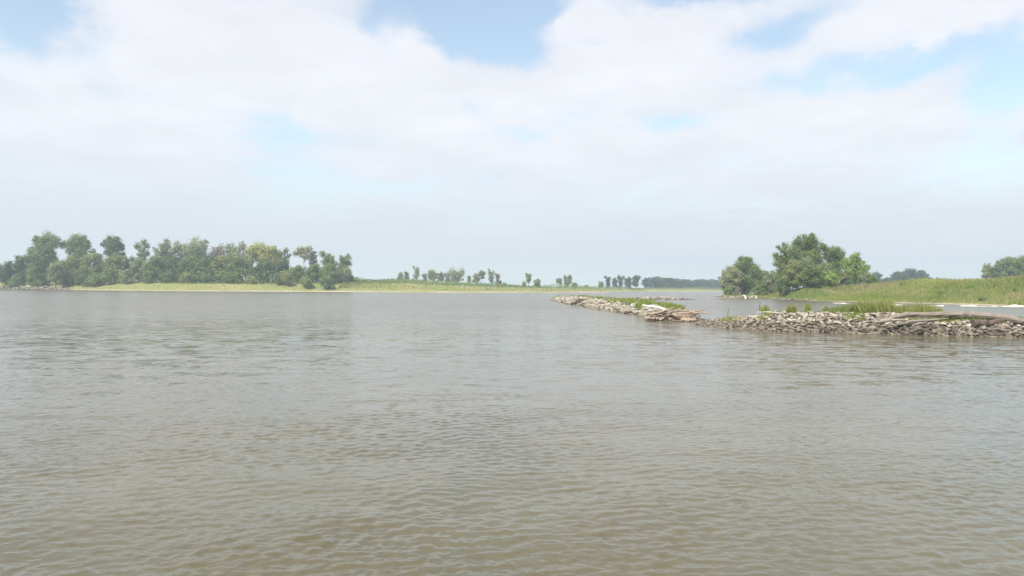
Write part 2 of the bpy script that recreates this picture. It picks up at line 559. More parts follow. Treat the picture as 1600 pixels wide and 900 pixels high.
def build_far_bank():
    xs = np.concatenate([np.linspace(-3000, -420, 30, endpoint=False), np.linspace(-420, 320, 420, endpoint=False),
                         np.linspace(320, 3000, 40)])
    ts = np.concatenate([[-30, -10, -4, -1.5, 0, 1, 2, 3, 4, 6], np.linspace(8, 44, 14), [55, 75, 110, 180, 320, 600, 1200, 1800]])
    X, T = np.meshgrid(xs, ts)
    Y = np.interp(X, FS[:, 0], FS[:, 1]) + T
    me = mesh('far_bank', np.stack([X, Y, far_z(X, Y)], -1).reshape(-1, 3), grid_faces(len(ts), len(xs)), smooth_sh=True)
    tag(obj('far_bank', me, M_FARBANK), 'low grassy far bank across the river', None, kind='structure')


build_far_bank()

# right bank: x of the shoreline as a function of y
RS = np.array([(-300, 170), (0, 150), (60, 135), (100, 115), (155, 100), (172, 96.6), (181, 94.6), (192, 90), (212, 82),
               (248, 78), (287, 75), (300, 80), (330, 100), (500, 175), (900, 380)])
RH = np.array([(-300, 7), (150, 7.2), (185, 6.2), (200, 5.3), (230, 4.7), (250, 3.6), (275, 1.9), (300, 1.4), (900, 3)])


def right_z(x, y):
    x, y = np.asarray(x, float), np.asarray(y, float)
    t_ = x - np.interp(y, RS[:, 0], RS[:, 1]) - 0.8 * vnoise(y, 0 * y, 31, 8, .08, .5)
    H = np.interp(y, RH[:, 0], RH[:, 1])
    z = np.where(t_ < 0, t_ * 0.3, 0.11 * t_)
    z = np.where(t_ > 2, 0.22 + (H - 0.22) * smooth(0, 30, t_ - 2), z)
    z = z + np.where(t_ > 3, 0.20 * vnoise(x, y, 32, 14, .15, 1.4), 0)
    # eroded mound that carries the tall trees
    mx, my = P(1262, 450, 236)[0], 236
    z = z + np.where(t_ > 0, 2.7 * np.exp(-(((x - mx) / 9) ** 2 + ((y - my) / 9) ** 2)), 0) * smooth(0, 5, t_)
    return np.clip(z, -2.4, 20)


def build_right_bank():
    ys = np.concatenate([np.linspace(-300, 120, 30, endpoint=False), np.linspace(120, 320, 200, endpoint=False),
                         np.linspace(320, 900, 40)])
    ts = np.concatenate([[-12, -5, -2, -1, -.4, 0, .4, .8, 1.2], np.linspace(2, 50, 72), [56, 70, 100, 160, 300, 700, 1500, 2600]])
    T, Y = np.meshgrid(ts, ys)
    X = np.interp(Y, RS[:, 0], RS[:, 1]) + T
    me = mesh('right_bank', np.stack([X, Y, right_z(X, Y)], -1).reshape(-1, 3), grid_faces(len(ys), len(ts)), smooth_sh=True)
    tag(obj('right_bank', me, M_RBANK), 'grassy right bank behind the stone jetties', None, kind='structure')


build_right_bank()

# riverbed reaching out to the horizon
bed = mesh('riverbed', [(-3000, -3000, -2.5), (3000, -3000, -2.5), (3000, 3000, -2.5), (-3000, 3000, -2.5)],
           np.array([[0, 1, 2, 3]]))
tag(obj('riverbed', bed, M_MUD), 'muddy riverbed under the water', None, kind='structure')


def sandbar(pts, w, h, name, label):
    V = []
    n = 60
    pts = np.array(pts, float)
    s = np.linspace(0, len(pts) - 1, n)
    cx, cy = np.interp(s, range(len(pts)), pts[:, 0]), np.interp(s, range(len(pts)), pts[:, 1])
    tx, ty = np.gradient(cx), np.gradient(cy)
    ln = np.hypot(tx, ty)
    nx, ny = -ty / ln, tx / ln
    taper = np.sin(np.linspace(0.05, math.pi - 0.05, n)) ** 0.5
    for a in np.linspace(-1, 1, 9):
        ww = w * (1 + 0.3 * vnoise(s * 6, s * 0, 41, 6, .3, 2)) * taper
        z = h * (1 - a * a) * 1.6 * (0.7 + 0.35 * vnoise(s * 14, s * 0 + a, 42, 6, .5, 3)) - 0.15
        V.append(np.stack([cx + nx * a * ww, cy + ny * a * ww, z], -1))
    me = mesh(name, np.concatenate(V), grid_faces(9, n), smooth_sh=True)
    tag(obj(name, me, M_SAND), label, None, kind='structure')


sandbar([G(1300, 473.6)[:2], G(1345, 475.3)[:2], G(1405, 477.0)[:2], G(1475, 478.2)[:2]], 1.0, 0.20, 'sandbar',
        'thin pale sandbar in front of the right bank')
sandbar([G(1500, 478.3)[:2], G(1550, 479)[:2], G(1600, 479.4)[:2], G(1680, 480.5)[:2]], 1.2, 0.26, 'sand_beach',
        'pale sand beach at the foot of the right bank')


# ------------------------------------------------------------------ trees
def leaves(cent, size, face=None):
    """one pointed quad per centre, turned roughly along `face`; returns verts, faces"""
    n = len(cent)
    nr = rng.normal(size=(n, 3))
    if face is not None:
        nr = nr * 0.45 + face + np.array((0, 0, 0.25))
    nr /= np.linalg.norm(nr, axis=1)[:, None]
    a = np.cross(nr, rng.normal(size=(n, 3)))
    a /= np.linalg.norm(a, axis=1)[:, None] + 1e-9
    b = np.cross(nr, a)
    b /= np.linalg.norm(b, axis=1)[:, None] + 1e-9
    s = (size * rng.uniform(0.6, 1.4, n))[:, None]
    a = a * s
    b = b * s * 0.62
    V = np.stack([cent - a, cent - a * .1 + b, cent + a, cent - a * .1 - b], 1).reshape(-1, 3)
    return V, np.arange(4 * n).reshape(n, 4)


def tube(pts, rad, seg=6, jit=0.0, cap=True):
    pts = np.asarray(pts, float)
    rad = np.asarray(rad, float)
    n = len(pts)
    T = np.gradient(pts, axis=0)
    T /= np.linalg.norm(T, axis=1)[:, None] + 1e-9
    up = np.array((0, 0, 1.0)) if abs(T[0, 2]) < 0.8 else np.array((1.0, 0, 0))
    V = []
    for i in range(n):
        u = np.cross(T[i], up)
        u /= np.linalg.norm(u) + 1e-9
        v = np.cross(u, T[i])
        for k in range(seg):
            a = 2 * math.pi * k / seg
            r = rad[i] * (1 + (rng.uniform(-jit, jit) if jit else 0))
            V.append(pts[i] + r * (math.cos(a) * u + math.sin(a) * v))
    i = np.arange(n - 1)[:, None] * seg
    k = np.arange(seg)[None, :]
    k2 = (k + 1) % seg
    Fq = np.stack([i + k, i + k2, i + seg + k2, i + seg + k], -1).reshape(-1, 4)
    V = np.array(V)
    fs = [Fq]
    if cap:
        fs.append(np.arange(seg)[None, ::-1].copy())
        fs.append((np.arange(seg) + (n - 1) * seg)[None, :])
    return V, fs


def join(parts):
    Vs, by, off = [], {}, 0
    for V, fs in parts:
        if isinstance(fs, np.ndarray):
            fs = [fs]
        for f in fs:
            by.setdefault(f.shape[1], []).append(f + off)
        Vs.append(V)
        off += len(V)
    return np.concatenate(Vs), [np.concatenate(v) for v in by.values()]


def path(p0, p1, n=6, wob=0.06, sag=0.0):
    p0, p1 = np.asarray(p0, float), np.asarray(p1, float)
    t_ = np.linspace(0, 1, n)[:, None]
    ln = np.linalg.norm(p1 - p0)
    w = rng.normal(size=(n, 3)) * wob * ln
    w[0] = w[-1] = 0
    q = p0 + (p1 - p0) * t_ + w
    q[:, 2] += sag * ln * 4 * (t_[:, 0] * (1 - t_[:, 0]))
    return q


def ground_z(x, y):
    zr = float(right_z(x, y)) if x > float(np.interp(y, RS[:, 0], RS[:, 1])) - 5 and y < 900 else -9
    zf = float(far_z(x, y)) if y > float(np.interp(x, FS[:, 0], FS[:, 1])) - 5 else -9
    return max(zr, zf, 0.0)


def lumps_for(style, w, zb, zt, lean):
    """sub-crown ellipsoids relative to the trunk base: (x, y, z, rx, rz)"""
    h = zt - zb
    out = []
    if style in ('round', 'bush', 'open'):
        n = 7 if style == 'bush' else 12
        for i in range(n):
            f = (i + 0.5) / n
            zz = zb + h * (0.14 + 0.74 * f)
            env = math.sin(math.pi * (0.13 + 0.72 * (1 - f) ** 0.85 + 0.02)) ** 0.7
            if style == 'bush':
                env = math.cos(f * 1.35) ** 0.6
            a = i * 2.4 + rng.uniform(-.5, .5)
            rr = w * env * rng.uniform(0.42, 0.72)
            s = w * rng.uniform(0.30, 0.50) * (0.8 if style == 'open' else 1)
            out.append((lean * f * w + rr * math.cos(a), rr * math.sin(a), zz, s, s * (rng.uniform(.9, 1.5) if style == 'open' else rng.uniform(.65, 1.1))))
    elif style == 'column':
        n = 9
        for i in range(n):
            f = (i + 0.5) / n
            s = w * rng.uniform(0.5, 0.75)
            out.append((lean * f * w + w * rng.uniform(-.38, .38), w * rng.uniform(-.4, .4), zb + h * (0.06 + 0.88 * f), s, h / n * 1.1))
    elif style == 'vase':
        n = 11
        for i in range(n):
            f = (i + 0.5) / n
            e = 0.25 + 0.75 * f
            sd_ = 1 if i % 2 else -1
            s = w * rng.uniform(0.32, 0.50)
            out.append((lean * f * w + sd_ * w * e * rng.uniform(.25, .68), w * rng.uniform(-.5, .5) * e, zb + h * (0.1 + 0.82 * f), s,
                        s * rng.uniform(1.0, 1.7)))
    extra = []
    for (x, y, z, s, sz) in out:
        for q in range(3):
            dd = rng.normal(size=3)
            dd /= np.linalg.norm(dd)
            f = rng.uniform(.22, .45)
            extra.append((x + dd[0] * s * 1.05, y + dd[1] * s * 1.05, min(z + dd[2] * sz * 1.05, zt - s * f * .8), s * f, s * f))
    return out + extra


def tree(px, top, hw, d, kind, style, label, group, name='tree', lean=0.0, crown0=0.25, density=1.0, leafs=None,
         pale=False, lumps=None, cat='tree', wild=1.25, lump=1.0):
    """px, top, hw in photograph pixels at distance d; crown0 = share of the height under the crown"""
    a, b_ = px_dir(px, top)
    x, y = a * d, d
    zg = ground_z(x, y) - 0.15
    zt = CAMH + b_ * d
    H = zt - zg
    w = hw / F * d
    zb = H * crown0
    if lumps is not None:    # explicit: px, py, r px
        LL = []
        for (lx, ly, lr) in lumps:
            q = P(lx, ly, d)
            s = lr / F * d
            LL.append((q[0] - x, rng.uniform(-.35, .35) * w, q[2] - zg, s, s * rng.uniform(.85, 1.2)))
            for q_ in range(3):
                dd = rng.normal(size=3)
                dd /= np.linalg.norm(dd)
                f = rng.uniform(.25, .5)
                LL.append((q[0] - x + dd[0] * s, dd[1] * s, q[2] - zg + dd[2] * s * .9, s * f, s * f))
    else:
        LL = lumps_for(style, w, zb, H, lean)
    LL = [(l[0], l[1], l[2], l[3] * lump, l[4] * lump) for l in LL]
    root = thing(name, label, cat, (x, y, zg), group)
    root.rotation_euler = (0, 0, 0)
    # crown
    ls = leafs if leafs else max(0.16, 0.62 * d / 796.0)
    pts, tint, face = [], [], []
    for (lx, ly, lz, s, sz) in LL:
        area = 4 * math.pi * s * s
        n = int(density * area * 0.70 / (ls * ls))
        n = max(24, min(n, 2600))
        dr = rng.normal(size=(n, 3))
        dr /= np.linalg.norm(dr, axis=1)[:, None]
        rr = rng.uniform(0.25, 1.0, n) ** 0.6 * np.where(rng.random(n) < .12, 1.22, 1.0)
        # ragged outline: the radius varies with direction
        k1, k2 = rng.uniform(2, 4, 3), rng.uniform(4, 8, 3)
        rag = 1 + wild * (0.20 * np.sin(dr @ k1 * 2 + rng.uniform(0, 6)) + 0.16 * np.sin(dr @ k2 * 2 + rng.uniform(0, 6)))
        c = dr * (rr * rag)[:, None] * np.array((s, s, sz)) + np.array((lx, ly, lz))
        c += rng.normal(size=c.shape) * ls * 0.85
        pts.append(c)
        face.append(dr)
        base = rng.uniform(0.1, 0.75)
        tint.append(np.clip(base + rng.normal(0, .2, n), 0, 1))
    pts, tint, face = np.concatenate(pts), np.concatenate(tint), np.concatenate(face)
    keep = pts[:, 2] > 0.15
    pts, tint, face = pts[keep], tint[keep], face[keep]
    V, Fq = leaves(pts, ls, face)
    # trunk and limbs
    top_z = max(l[2] for l in LL)
    tr = max(0.16, 0.022 * H) * (0.7 if style == 'bush' else 1)
    lx_m = float(np.mean([l[0] for l in LL]))
    tp = path((0, 0, 0), (lx_m * 0.9 + lean * w * .3, 0, top_z * 0.92), 7, 0.018)
    parts = [tube(tp, np.linspace(tr, tr * 0.2, 7), 6)]
    for l in LL:
        f = min(0.85, max(0.12, (l[2] - 0.35 * abs(l[0]) - l[3] * .5) / max(.1, top_z)))
        i = f * 6
        p0 = tp[int(i)] + (tp[min(6, int(i) + 1)] - tp[int(i)]) * (i - int(i))
        e = np.array(l[:3])
        parts.append(tube(path(p0, e, 4, 0.05), np.linspace(tr * 0.5, tr * 0.1, 4), 4, cap=False))
        if pale or style in ('vase', 'open'):
            for q in range(3):
                dd = rng.normal(size=3)
                dd /= np.linalg.norm(dd)
                dd[2] = abs(dd[2])
                parts.append(tube(path(e, e + dd * l[3] * 1.15, 3, 0.05), np.linspace(tr * 0.16, tr * 0.05, 3), 3, cap=False))
    Vt, Ft = join(parts)
    obj('trunk', mesh('trunk', Vt, Ft), M_PALEBARK if pale else M_BARK, root)
    obj('crown', mesh('crown', V, Fq, {'tint': tint}), LM[kind], root)
    return root


GL = 'trees on the left bank'
GM = 'scattered trees on the low far bank'
GR = 'trees on the right point'
GF = 'hazy trees far behind the right bank'

# tall emergent trees on the left bank
tree(72, 360, 24, 432, 'green', 'round', 'tallest tree on the left bank, ragged dark green crown leaning right', GL,
     lumps=[(74, 371, 9), (87, 376, 8), (64, 377, 9), (57, 388, 9), (72, 388, 11), (52, 393, 6), (80, 398, 8), (62, 402, 11), (74, 408, 12),
            (66, 418, 12), (78, 422, 10), (92, 384, 5), (57, 372, 4)], density=1.0)
tree(121, 365, 24, 438, 'green', 'round', 'wide umbrella-topped tree just right of the tallest tree', GL,
     lumps=[(116, 374, 9), (128, 376, 9), (106, 381, 7), (137, 384, 7), (120, 386, 11), (130, 392, 9), (112, 391, 7), (143, 392, 4), (100, 382, 4), (124, 401, 7), (117, 407, 8), (130, 409, 7)])
tree(178, 368, 19, 440, 'dark', 'round', 'dense dark tree with squarish crown rising alone above the left thicket', GL,
     lumps=[(176, 376, 8), (168, 381, 7), (186, 379, 7), (178, 387, 10), (190, 388, 6), (172, 395, 7), (183, 397, 9), (161, 382, 3), (176, 405, 8), (184, 411, 7)])
tree(223, 373, 12, 442, 'green', 'open', 'slender open-crowned tree with sky showing through its stem', GL,
     lumps=[(226, 379, 5), (216, 383, 5), (230, 384, 4), (222, 390, 6), (228, 396, 5), (219, 398, 5), (214, 388, 3), (222, 404, 6), (219, 411, 7)], pale=True, density=.8)
# far-left dense trees
tree(8, 408, 14, 420, 'dark', 'round', 'dark rounded tree cut off by the left edge of the view', GL, crown0=.1)
tree(37, 396, 19, 424, 'dark', 'round', 'dark low tree between the left edge and the tallest tree', GL, crown0=.08)
tree(50, 408, 12, 416, 'green', 'bush', 'dark green bushy tree at the foot of the tallest tree, left side', GL, crown0=.02)
tree(88, 407, 13, 412, 'grey', 'round', 'grey-leaved small tree at the foot of the tallest tree, right side', GL, crown0=.1)
tree(112, 399, 17, 420, 'olive', 'round', 'grey-olive round tree below the umbrella-topped tree', GL, crown0=.05)
tree(146, 393, 21, 425, 'olive', 'round', 'broad olive tree between the umbrella-topped and the squarish tree', GL, crown0=.05)
tree(130, 412, 16, 414, 'green', 'bush', 'mid green bushy tree at the water side of the broad olive tree', GL, crown0=.02)
tree(181, 396, 18, 424, 'olive', 'round', 'olive tree directly below the squarish dark tree', GL, crown0=.05)
tree(201, 398, 12, 428, 'dark', 'round', 'small dark tree right of the olive tree under the squarish one', GL, crown0=.05)
tree(218, 401, 15, 423, 'grey', 'round', 'grey-green tree under the slender open-crowned tree', GL, crown0=.05)
tree(170, 416, 14, 413, 'green', 'bush', 'low green bush-like tree beside the pale willow bush, its left neighbour', GL, crown0=.02)
tree(240, 400, 17, 420, 'green', 'round', 'round green tree with light top in the middle of the left thicket', GL, crown0=.05)
tree(268, 399, 18, 422, 'dark', 'round', 'bulky dark green tree right of the light-topped round tree', GL, crown0=.05)
tree(290, 404, 15, 418, 'dark', 'round', 'dark tree with shaded foot left of the bushiest front tree', GL, crown0=.05)
# pale, thin-leaved back row
for i, (px, top, hw, kd, lb) in enumerate([
        (250, 376, 10, 'grey', 'thin-leaved pale tree right of the slender open tree, first of the back row'),
        (266, 374, 10, 'grey', 'second thin-leaved tree of the back row, a little taller than its neighbours'),
        (284, 376, 9, 'grey', 'narrow thin-leaved tree with white stem in the back row'),
        (308, 374, 16, 'grey', 'widest thin-leaved tree of the back row, domed top'),
        (338, 380, 13, 'twig', 'pinkish half-bare tree in the middle of the back row'),
        (360, 378, 8, 'grey', 'narrow grey-green tree just right of the pinkish half-bare one'),
        (378, 375, 11, 'grey', 'grey tree with pinkish top left of the yellow-green tree')]):
    tree(px, top, hw * 1.4, 446 + 4 * (i % 3), kd, 'vase' if i % 2 else 'open', lb, GL, crown0=.22, pale=True, density=.85, wild=1.4)
for px, top, hw, kd, lb in [
        (300, 399, 22, 'green', 'bushiest front tree of the left bank, round with dark foot'),
        (322, 398, 18, 'dark', 'dark green tree right of the bushiest front tree'),
        (347, 398, 19, 'olive', 'olive round tree in front of the pinkish half-bare one'),
        (370, 399, 16, 'green', 'green tree with hanging crown left of the yellow-green tree')]:
    tree(px, top, hw, 421, kd, 'round', lb, GL, crown0=.05)
tree(410, 379, 24, 436, 'yellow', 'round', 'big yellow-green tree, the brightest crown on the left bank', GL,
     lumps=[(402, 387, 8), (394, 393, 8), (410, 392, 10), (420, 392, 9), (430, 398, 8), (398, 401, 9), (412, 404, 10), (426, 405, 9), (405, 385, 6),
            (416, 412, 10)])
tree(391, 404, 10, 424, 'olive', 'vase', 'leaning pale-stemmed tree at the left foot of the yellow-green tree', GL, crown0=.35, pale=True, lean=-.5)
tree(412, 408, 18, 426, 'dark', 'round', 'dark blue-green tree under the yellow-green crown', GL, crown0=.15)
tree(426, 381, 9, 448, 'grey', 'open', 'grey tree just showing behind the right shoulder of the yellow-green tree', GL, crown0=.3)
tree(444, 384, 13, 440, 'grey', 'open', 'tall grey-green tree between the yellow-green tree and the white-trunked tree', GL, crown0=.2)
tree(440, 402, 13, 428, 'dark', 'round', 'dark low tree left of the white-trunked tree', GL, crown0=.05)
tree(471, 384, 12, 434, 'grey', 'vase', 'tree with bright white forked trunk and small grey top', GL, pale=True,
     lumps=[(467, 390, 5), (476, 392, 6), (484, 389, 5), (463, 396, 5), (472, 397, 6), (487, 397, 4), (480, 402, 4)], density=.8)
tree(489, 388, 8, 438, 'twig', 'open', 'thin bare-twigged pinkish tree right of the white forked trunk', GL, crown0=.3, pale=True, density=.35)
tree(462, 413, 13, 424, 'green', 'round', 'green low tree wrapped round the foot of the white forked trunk', GL, crown0=.05)
tree(490, 412, 12, 430, 'green', 'round', 'green tree filling the dip right of the white forked trunk', GL, crown0=.1)
tree(508, 390, 12, 434, 'green', 'vase', 'tall tree with bare arching branch, second from the end of the left wood', GL,
     lumps=[(504, 397, 5), (512, 402, 6), (519, 405, 5), (508, 409, 6), (516, 414, 6), (524, 412, 4)], pale=True)
tree(514, 412, 17, 424, 'green', 'round', 'dense green tree below the tall tree with the arching branch', GL, crown0=.04)
tree(538, 398, 12, 436, 'green', 'round', 'last tall tree at the right end of the left wood', GL,
     lumps=[(534, 405, 5), (542, 404, 6), (546, 412, 4), (537, 413, 7), (532, 421, 7), (541, 423, 7)])
tree(537, 419, 13, 426, 'grey', 'round', 'grey-green low tree under the last tall tree', GL, crown0=.04)
tree(549, 430, 5, 430, 'green', 'bush', 'small bush ending the left wood', GL, 'bush', crown0=.02, cat='bush')
# shrubs in front
for px, top, hw, kd, lb in [
        (198, 419, 14, 'silver', 'pale willow bush standing out in front of the left wood'),
        (101, 425, 14, 'dark', 'dark bush over the water edge below the umbrella-topped tree'),
        (115, 424, 9, 'grey', 'greyish shrub just right of the dark bush by the bank'),
        (437, 434, 7, 'dark', 'small dark bush hanging over the bank below the yellow-green tree'),
        (447, 424, 12, 'olive', 'olive shrub left of the white forked trunk'),
        (318, 432, 20, 'dark', 'low dark shrub at the water under the bushiest front tree'),
        (230, 424, 13, 'green', 'green shrub right of the pale willow bush'),
        (262, 426, 14, 'dark', 'dark shrub in the shade of the bulky dark tree'),
        (360, 426, 13, 'green', 'green shrub below the olive round tree'),
        (290, 426, 13, 'olive', 'olive-green shrub beside the low dark shrub'),
        (148, 428, 14, 'green', 'low green shrub below the broad olive tree'),
        (62, 430, 16, 'green', 'spreading green shrub below the tallest tree'),
        (25, 432, 16, 'green', 'low green shrub above the pale rocks at left'),
        (480, 434, 12, 'green', 'low shrub at the foot of the pinkish bare tree'),
        (392, 433, 10, 'olive', 'small olive shrub below the leaning pale-stemmed tree'),
        (512, 434, 12, 'dark', 'dark shrub under the dense green tree near the wood end')]:
    tree(px, top, hw, (409 if px > 130 else 419) + (px % 5), kd, 'bush', lb, 'shrubs in front of the left wood', 'shrub', crown0=.0, cat='shrub')

# the scattered trees of the middle bank
for px, top, hw, kd, st, c0, lb in [
        (626, 424, 6, 'grey', 'round', .15, 'rounded small tree, first of the scattered row beyond the left wood'),
        (635, 424, 4, 'dark', 'column', .1, 'narrow dark tree touching the rounded first tree of the scattered row'),
        (651, 416, 6, 'grey', 'vase', .25, 'tall V-topped tree standing clear in the scattered row'),
        (663, 427, 4, 'grey', 'column', .15, 'slim leaning tree right of the V-topped tree'),
        (676, 422, 10, 'olive', 'round', .25, 'broad olive-crowned tree of the scattered row'),
        (688, 425, 6, 'rust', 'round', .2, 'reddish-brown tree beside the broad olive-crowned one'),
        (698, 426, 5, 'grey', 'column', .2, 'thin grey tree between the reddish tree and the widest crown'),
        (713, 422, 14, 'grey', 'vase', .3, 'widest many-stemmed tree of the scattered row'),
        (733, 431, 3, 'grey', 'column', .3, 'thin leaning sapling right of the widest many-stemmed tree'),
        (744, 427, 6, 'grey', 'round', .2, 'rounded dark tree in front of a paler one, right of the leaning sapling'),
        (753, 422, 5, 'olive', 'round', .45, 'pale high-crowned tree behind the rounded dark one'),
        (768, 420, 6, 'grey', 'vase', .2, 'tallest tree of the right half of the scattered row'),
        (777, 427, 4, 'rust', 'column', .2, 'brownish thin tree touching the tallest of the right half'),
        (781, 438, 3, 'grey', 'column', .1, 'tiny narrow tree after the brownish thin one'),
        (789, 442, 4, 'grey', 'bush', .0, 'tiny round tree ending the dense part of the scattered row')]:
    tree(px, top, hw * 1.1, 610 + px % 7, kd, st, lb, GM, crown0=c0, density=.7, wild=1.6, lump=.74, leafs=.36)
for px, top, hw, d, kd, st, c0, lb in [
        (819, 441, 3, 500, 'grey', 'column', .05, 'stubby little tree just left of the leaning lone tree'),
        (826, 428, 4, 505, 'grey', 'vase', .45, 'lone leaning tree with a high tufted top'),
        (839, 436, 5, 510, 'grey', 'round', .1, 'lone egg-shaped tree in the open part of the far bank'),
        (874, 435, 4, 560, 'grey', 'round', .5, 'small lone tree with flat top over the stone jetty tip'),
        (884, 431, 3, 570, 'grey', 'column', .1, 'left one of a close pair of thin trees'),
        (890, 430, 4, 570, 'grey', 'vase', .35, 'right one of a close pair of thin trees, forked top'),
        (898, 441, 4, 580, 'grey', 'bush', .0, 'little round tree right of the thin pair'),
        (917, 445, 4, 600, 'grey', 'bush', .0, 'lowest speck of a tree between the thin pair and the dome'),
        (939, 440, 4, 640, 'grey', 'round', .1, 'small domed tree left of the misty group'),
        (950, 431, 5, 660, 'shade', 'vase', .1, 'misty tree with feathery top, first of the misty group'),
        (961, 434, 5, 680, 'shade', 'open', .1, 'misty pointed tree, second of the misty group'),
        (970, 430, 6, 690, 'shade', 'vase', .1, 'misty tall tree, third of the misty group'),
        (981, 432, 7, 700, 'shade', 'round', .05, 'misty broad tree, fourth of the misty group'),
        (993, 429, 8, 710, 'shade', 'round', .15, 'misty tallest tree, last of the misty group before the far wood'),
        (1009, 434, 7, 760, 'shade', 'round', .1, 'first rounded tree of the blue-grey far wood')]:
    a_, _ = px_dir(px, 450)
    dmin = np.interp(a_ * d, FS[:, 0], FS[:, 1]) + 25
    tree(px, top, hw, max(d, dmin), kd, st, lb, GM, crown0=c0, density=.8, wild=1.6, lump=.8, leafs=.42)


def mass(name, label, cols, kind):
    pts, tint = [], []
    for (px, top, hw, d) in cols:
        q = P(px, top, d)
        zg = ground_z(q[0], d)
        w = hw / F * d
        h = q[2] - zg
        ls = 0.7 * d / 796
        n = 620
        for k in range(4):
            c = np.array((q[0] + rng.uniform(-.5, .5) * w, d + rng.uniform(-1, 1) * w, zg + h * (0.25 + 0.2 * k)))
            dr = rng.normal(size=(n // 4, 3))
            dr /= np.linalg.norm(dr, axis=1)[:, None]
            c = c + dr * rng.uniform(.5, 1, (n // 4, 1)) * np.array((w, w, h * 0.24))
            c = c[c[:, 2] > zg]
            c[:, 2] = np.minimum(c[:, 2], q[2])
            pts.append(c)
            tint.append(np.clip(rng.uniform(.1, .8) + rng.normal(0, .15, len(c)), 0, 1))
    V, Fq = leaves(np.concatenate(pts), ls)
    tag(obj(name, mesh(name, V, Fq, {'tint': np.concatenate(tint)}), LM[kind]), label, 'wood', kind='stuff')


cols = []
for px in range(1018, 1150, 6):
    top = np.interp(px, [1018, 1030, 1050, 1070, 1100, 1130, 1150], [435, 433.5, 435, 438, 437.5, 438, 439]) + rng.uniform(-1.2, 1.2)
    a_, _ = px_dir(px, 450)
    d = 820 + (px - 1018) * 1.6
    d = max(d, np.interp(a_ * d, FS[:, 0], FS[:, 1]) + 22)
    cols.append((px, top, rng.uniform(5, 7.5), d))
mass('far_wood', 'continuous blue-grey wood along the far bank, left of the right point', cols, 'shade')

# trees of the right point
tree(1141, 414, 17, 296, 'grey', 'round', 'light grey-green tree at the very tip of the right point', GR, crown0=.02)
tree(1163, 401, 22, 300, 'green', 'round', 'tallest tree of the left clump on the right point', GR,
     lumps=[(1162, 408, 7.8), (1172, 411, 7.8), (1153, 415, 9.0), (1165, 419, 12.3), (1177, 423, 10.1), (1150, 427, 10.1), (1163, 434, 13.4), (1178, 438, 12.3),
            (1152, 443, 11.2), (1168, 449, 12.3), (1145, 452, 9.0), (1158, 404, 3.4), (1167, 405, 3.4)])
tree(1190, 419, 14, 305, 'green', 'round', 'green tree on the right shoulder of the left clump', GR, crown0=.02)
tree(1204, 425, 13, 270, 'silver', 'round', 'pale drooping willow between the left clump and the big group', GR, crown0=.02)
tree(1188, 438, 13, 268, 'green', 'bush', 'low green bush in front of the left clump', GR, 'bush', crown0=.0, cat='bush')
tree(1206, 420, 8, 320, 'grey', 'round', 'distant grey tree peeping over the pale willow', GR, crown0=.1)
tree(1218, 421, 7, 318, 'grey', 'round', 'distant grey tree just left of the big group', GR, crown0=.1)
tree(1152, 446, 6, 282, 'twig', 'bush', 'small pinkish-grey dead bush at the foot of the left clump', GR, 'bush', crown0=.0, cat='bush', density=.6)
tree(1138, 449, 9, 288, 'green', 'bush', 'dark bush overhanging the water at the tip of the right point', GR, 'bush', crown0=.0, cat='bush')
tree(1228, 377, 20, 243, 'green', 'open', 'feathery open tree on the left side of the big group', GR, pale=False,
     lumps=[(1228, 384, 5.6), (1222, 392, 6.7), (1234, 391, 6.7), (1216, 402, 6.7), (1228, 401, 7.8), (1238, 403, 7.8), (1214, 412, 6.7), (1225, 413, 9.0),
            (1236, 417, 9.0), (1222, 425, 9.0), (1232, 431, 10.1), (1220, 438, 9.0), (1212, 398, 3.4), (1217, 386, 3.4)], density=.8, wild=1.5)
tree(1262, 366, 30, 246, 'green', 'round', 'tallest tree of the big group, broad domed crown', GR,
     lumps=[(1262, 375, 9.0), (1251, 378, 9.0), (1272, 379, 10.1), (1245, 388, 9.0), (1259, 389, 12.3), (1276, 392, 12.3), (1247, 401, 11.2), (1264, 404, 13.4),
            (1281, 407, 11.2), (1254, 416, 13.4), (1272, 420, 14.6), (1262, 432, 14.6), (1280, 434, 11.2), (1268, 368, 4.5), (1283, 384, 4.5)])
tree(1304, 384, 17, 250, 'green', 'round', 'rounded tree on the right shoulder of the big group', GR,
     lumps=[(1302, 392, 9.0), (1311, 398, 9.0), (1294, 397, 9.0), (1304, 406, 11.2), (1313, 412, 7.8), (1296, 416, 10.1), (1306, 424, 11.2), (1298, 436, 10.1)])
tree(1240, 405, 18, 236, 'olive', 'round', 'olive tree low in front of the feathery open tree', GR, crown0=.03)
tree(1256, 400, 14, 238, 'silver', 'round', 'pale-leaved tree in the centre front of the big group', GR, crown0=.1)
tree(1268, 414, 17, 234, 'green', 'round', 'green tree overhanging the eroded mound, centre front', GR, crown0=.05)
tree(1288, 408, 15, 240, 'grey', 'round', 'blue-grey-leaved tree between the domed crown and the right shoulder', GR, crown0=.03)
tree(1300, 424, 13, 234, 'bright', 'bush', 'bright green low tree at the right foot of the big group', GR, crown0=.0)
tree(1336, 395, 18, 244, 'bright', 'open', 'light green spiky-topped tree at the right end of the big group', GR,
     lumps=[(1337, 400, 5.6), (1331, 406, 5.6), (1341, 406, 4.5), (1322, 412, 7.8), (1334, 416, 9.0), (1346, 420, 7.8), (1354, 417, 3.4), (1326, 424, 9.0),
            (1340, 428, 9.0), (1352, 430, 7.8), (1318, 434, 7.8), (1360, 434, 5.6), (1330, 421, 9), (1344, 412, 6), (1348, 434, 8), (1328, 436, 8)], density=1.1, wild=1.5)
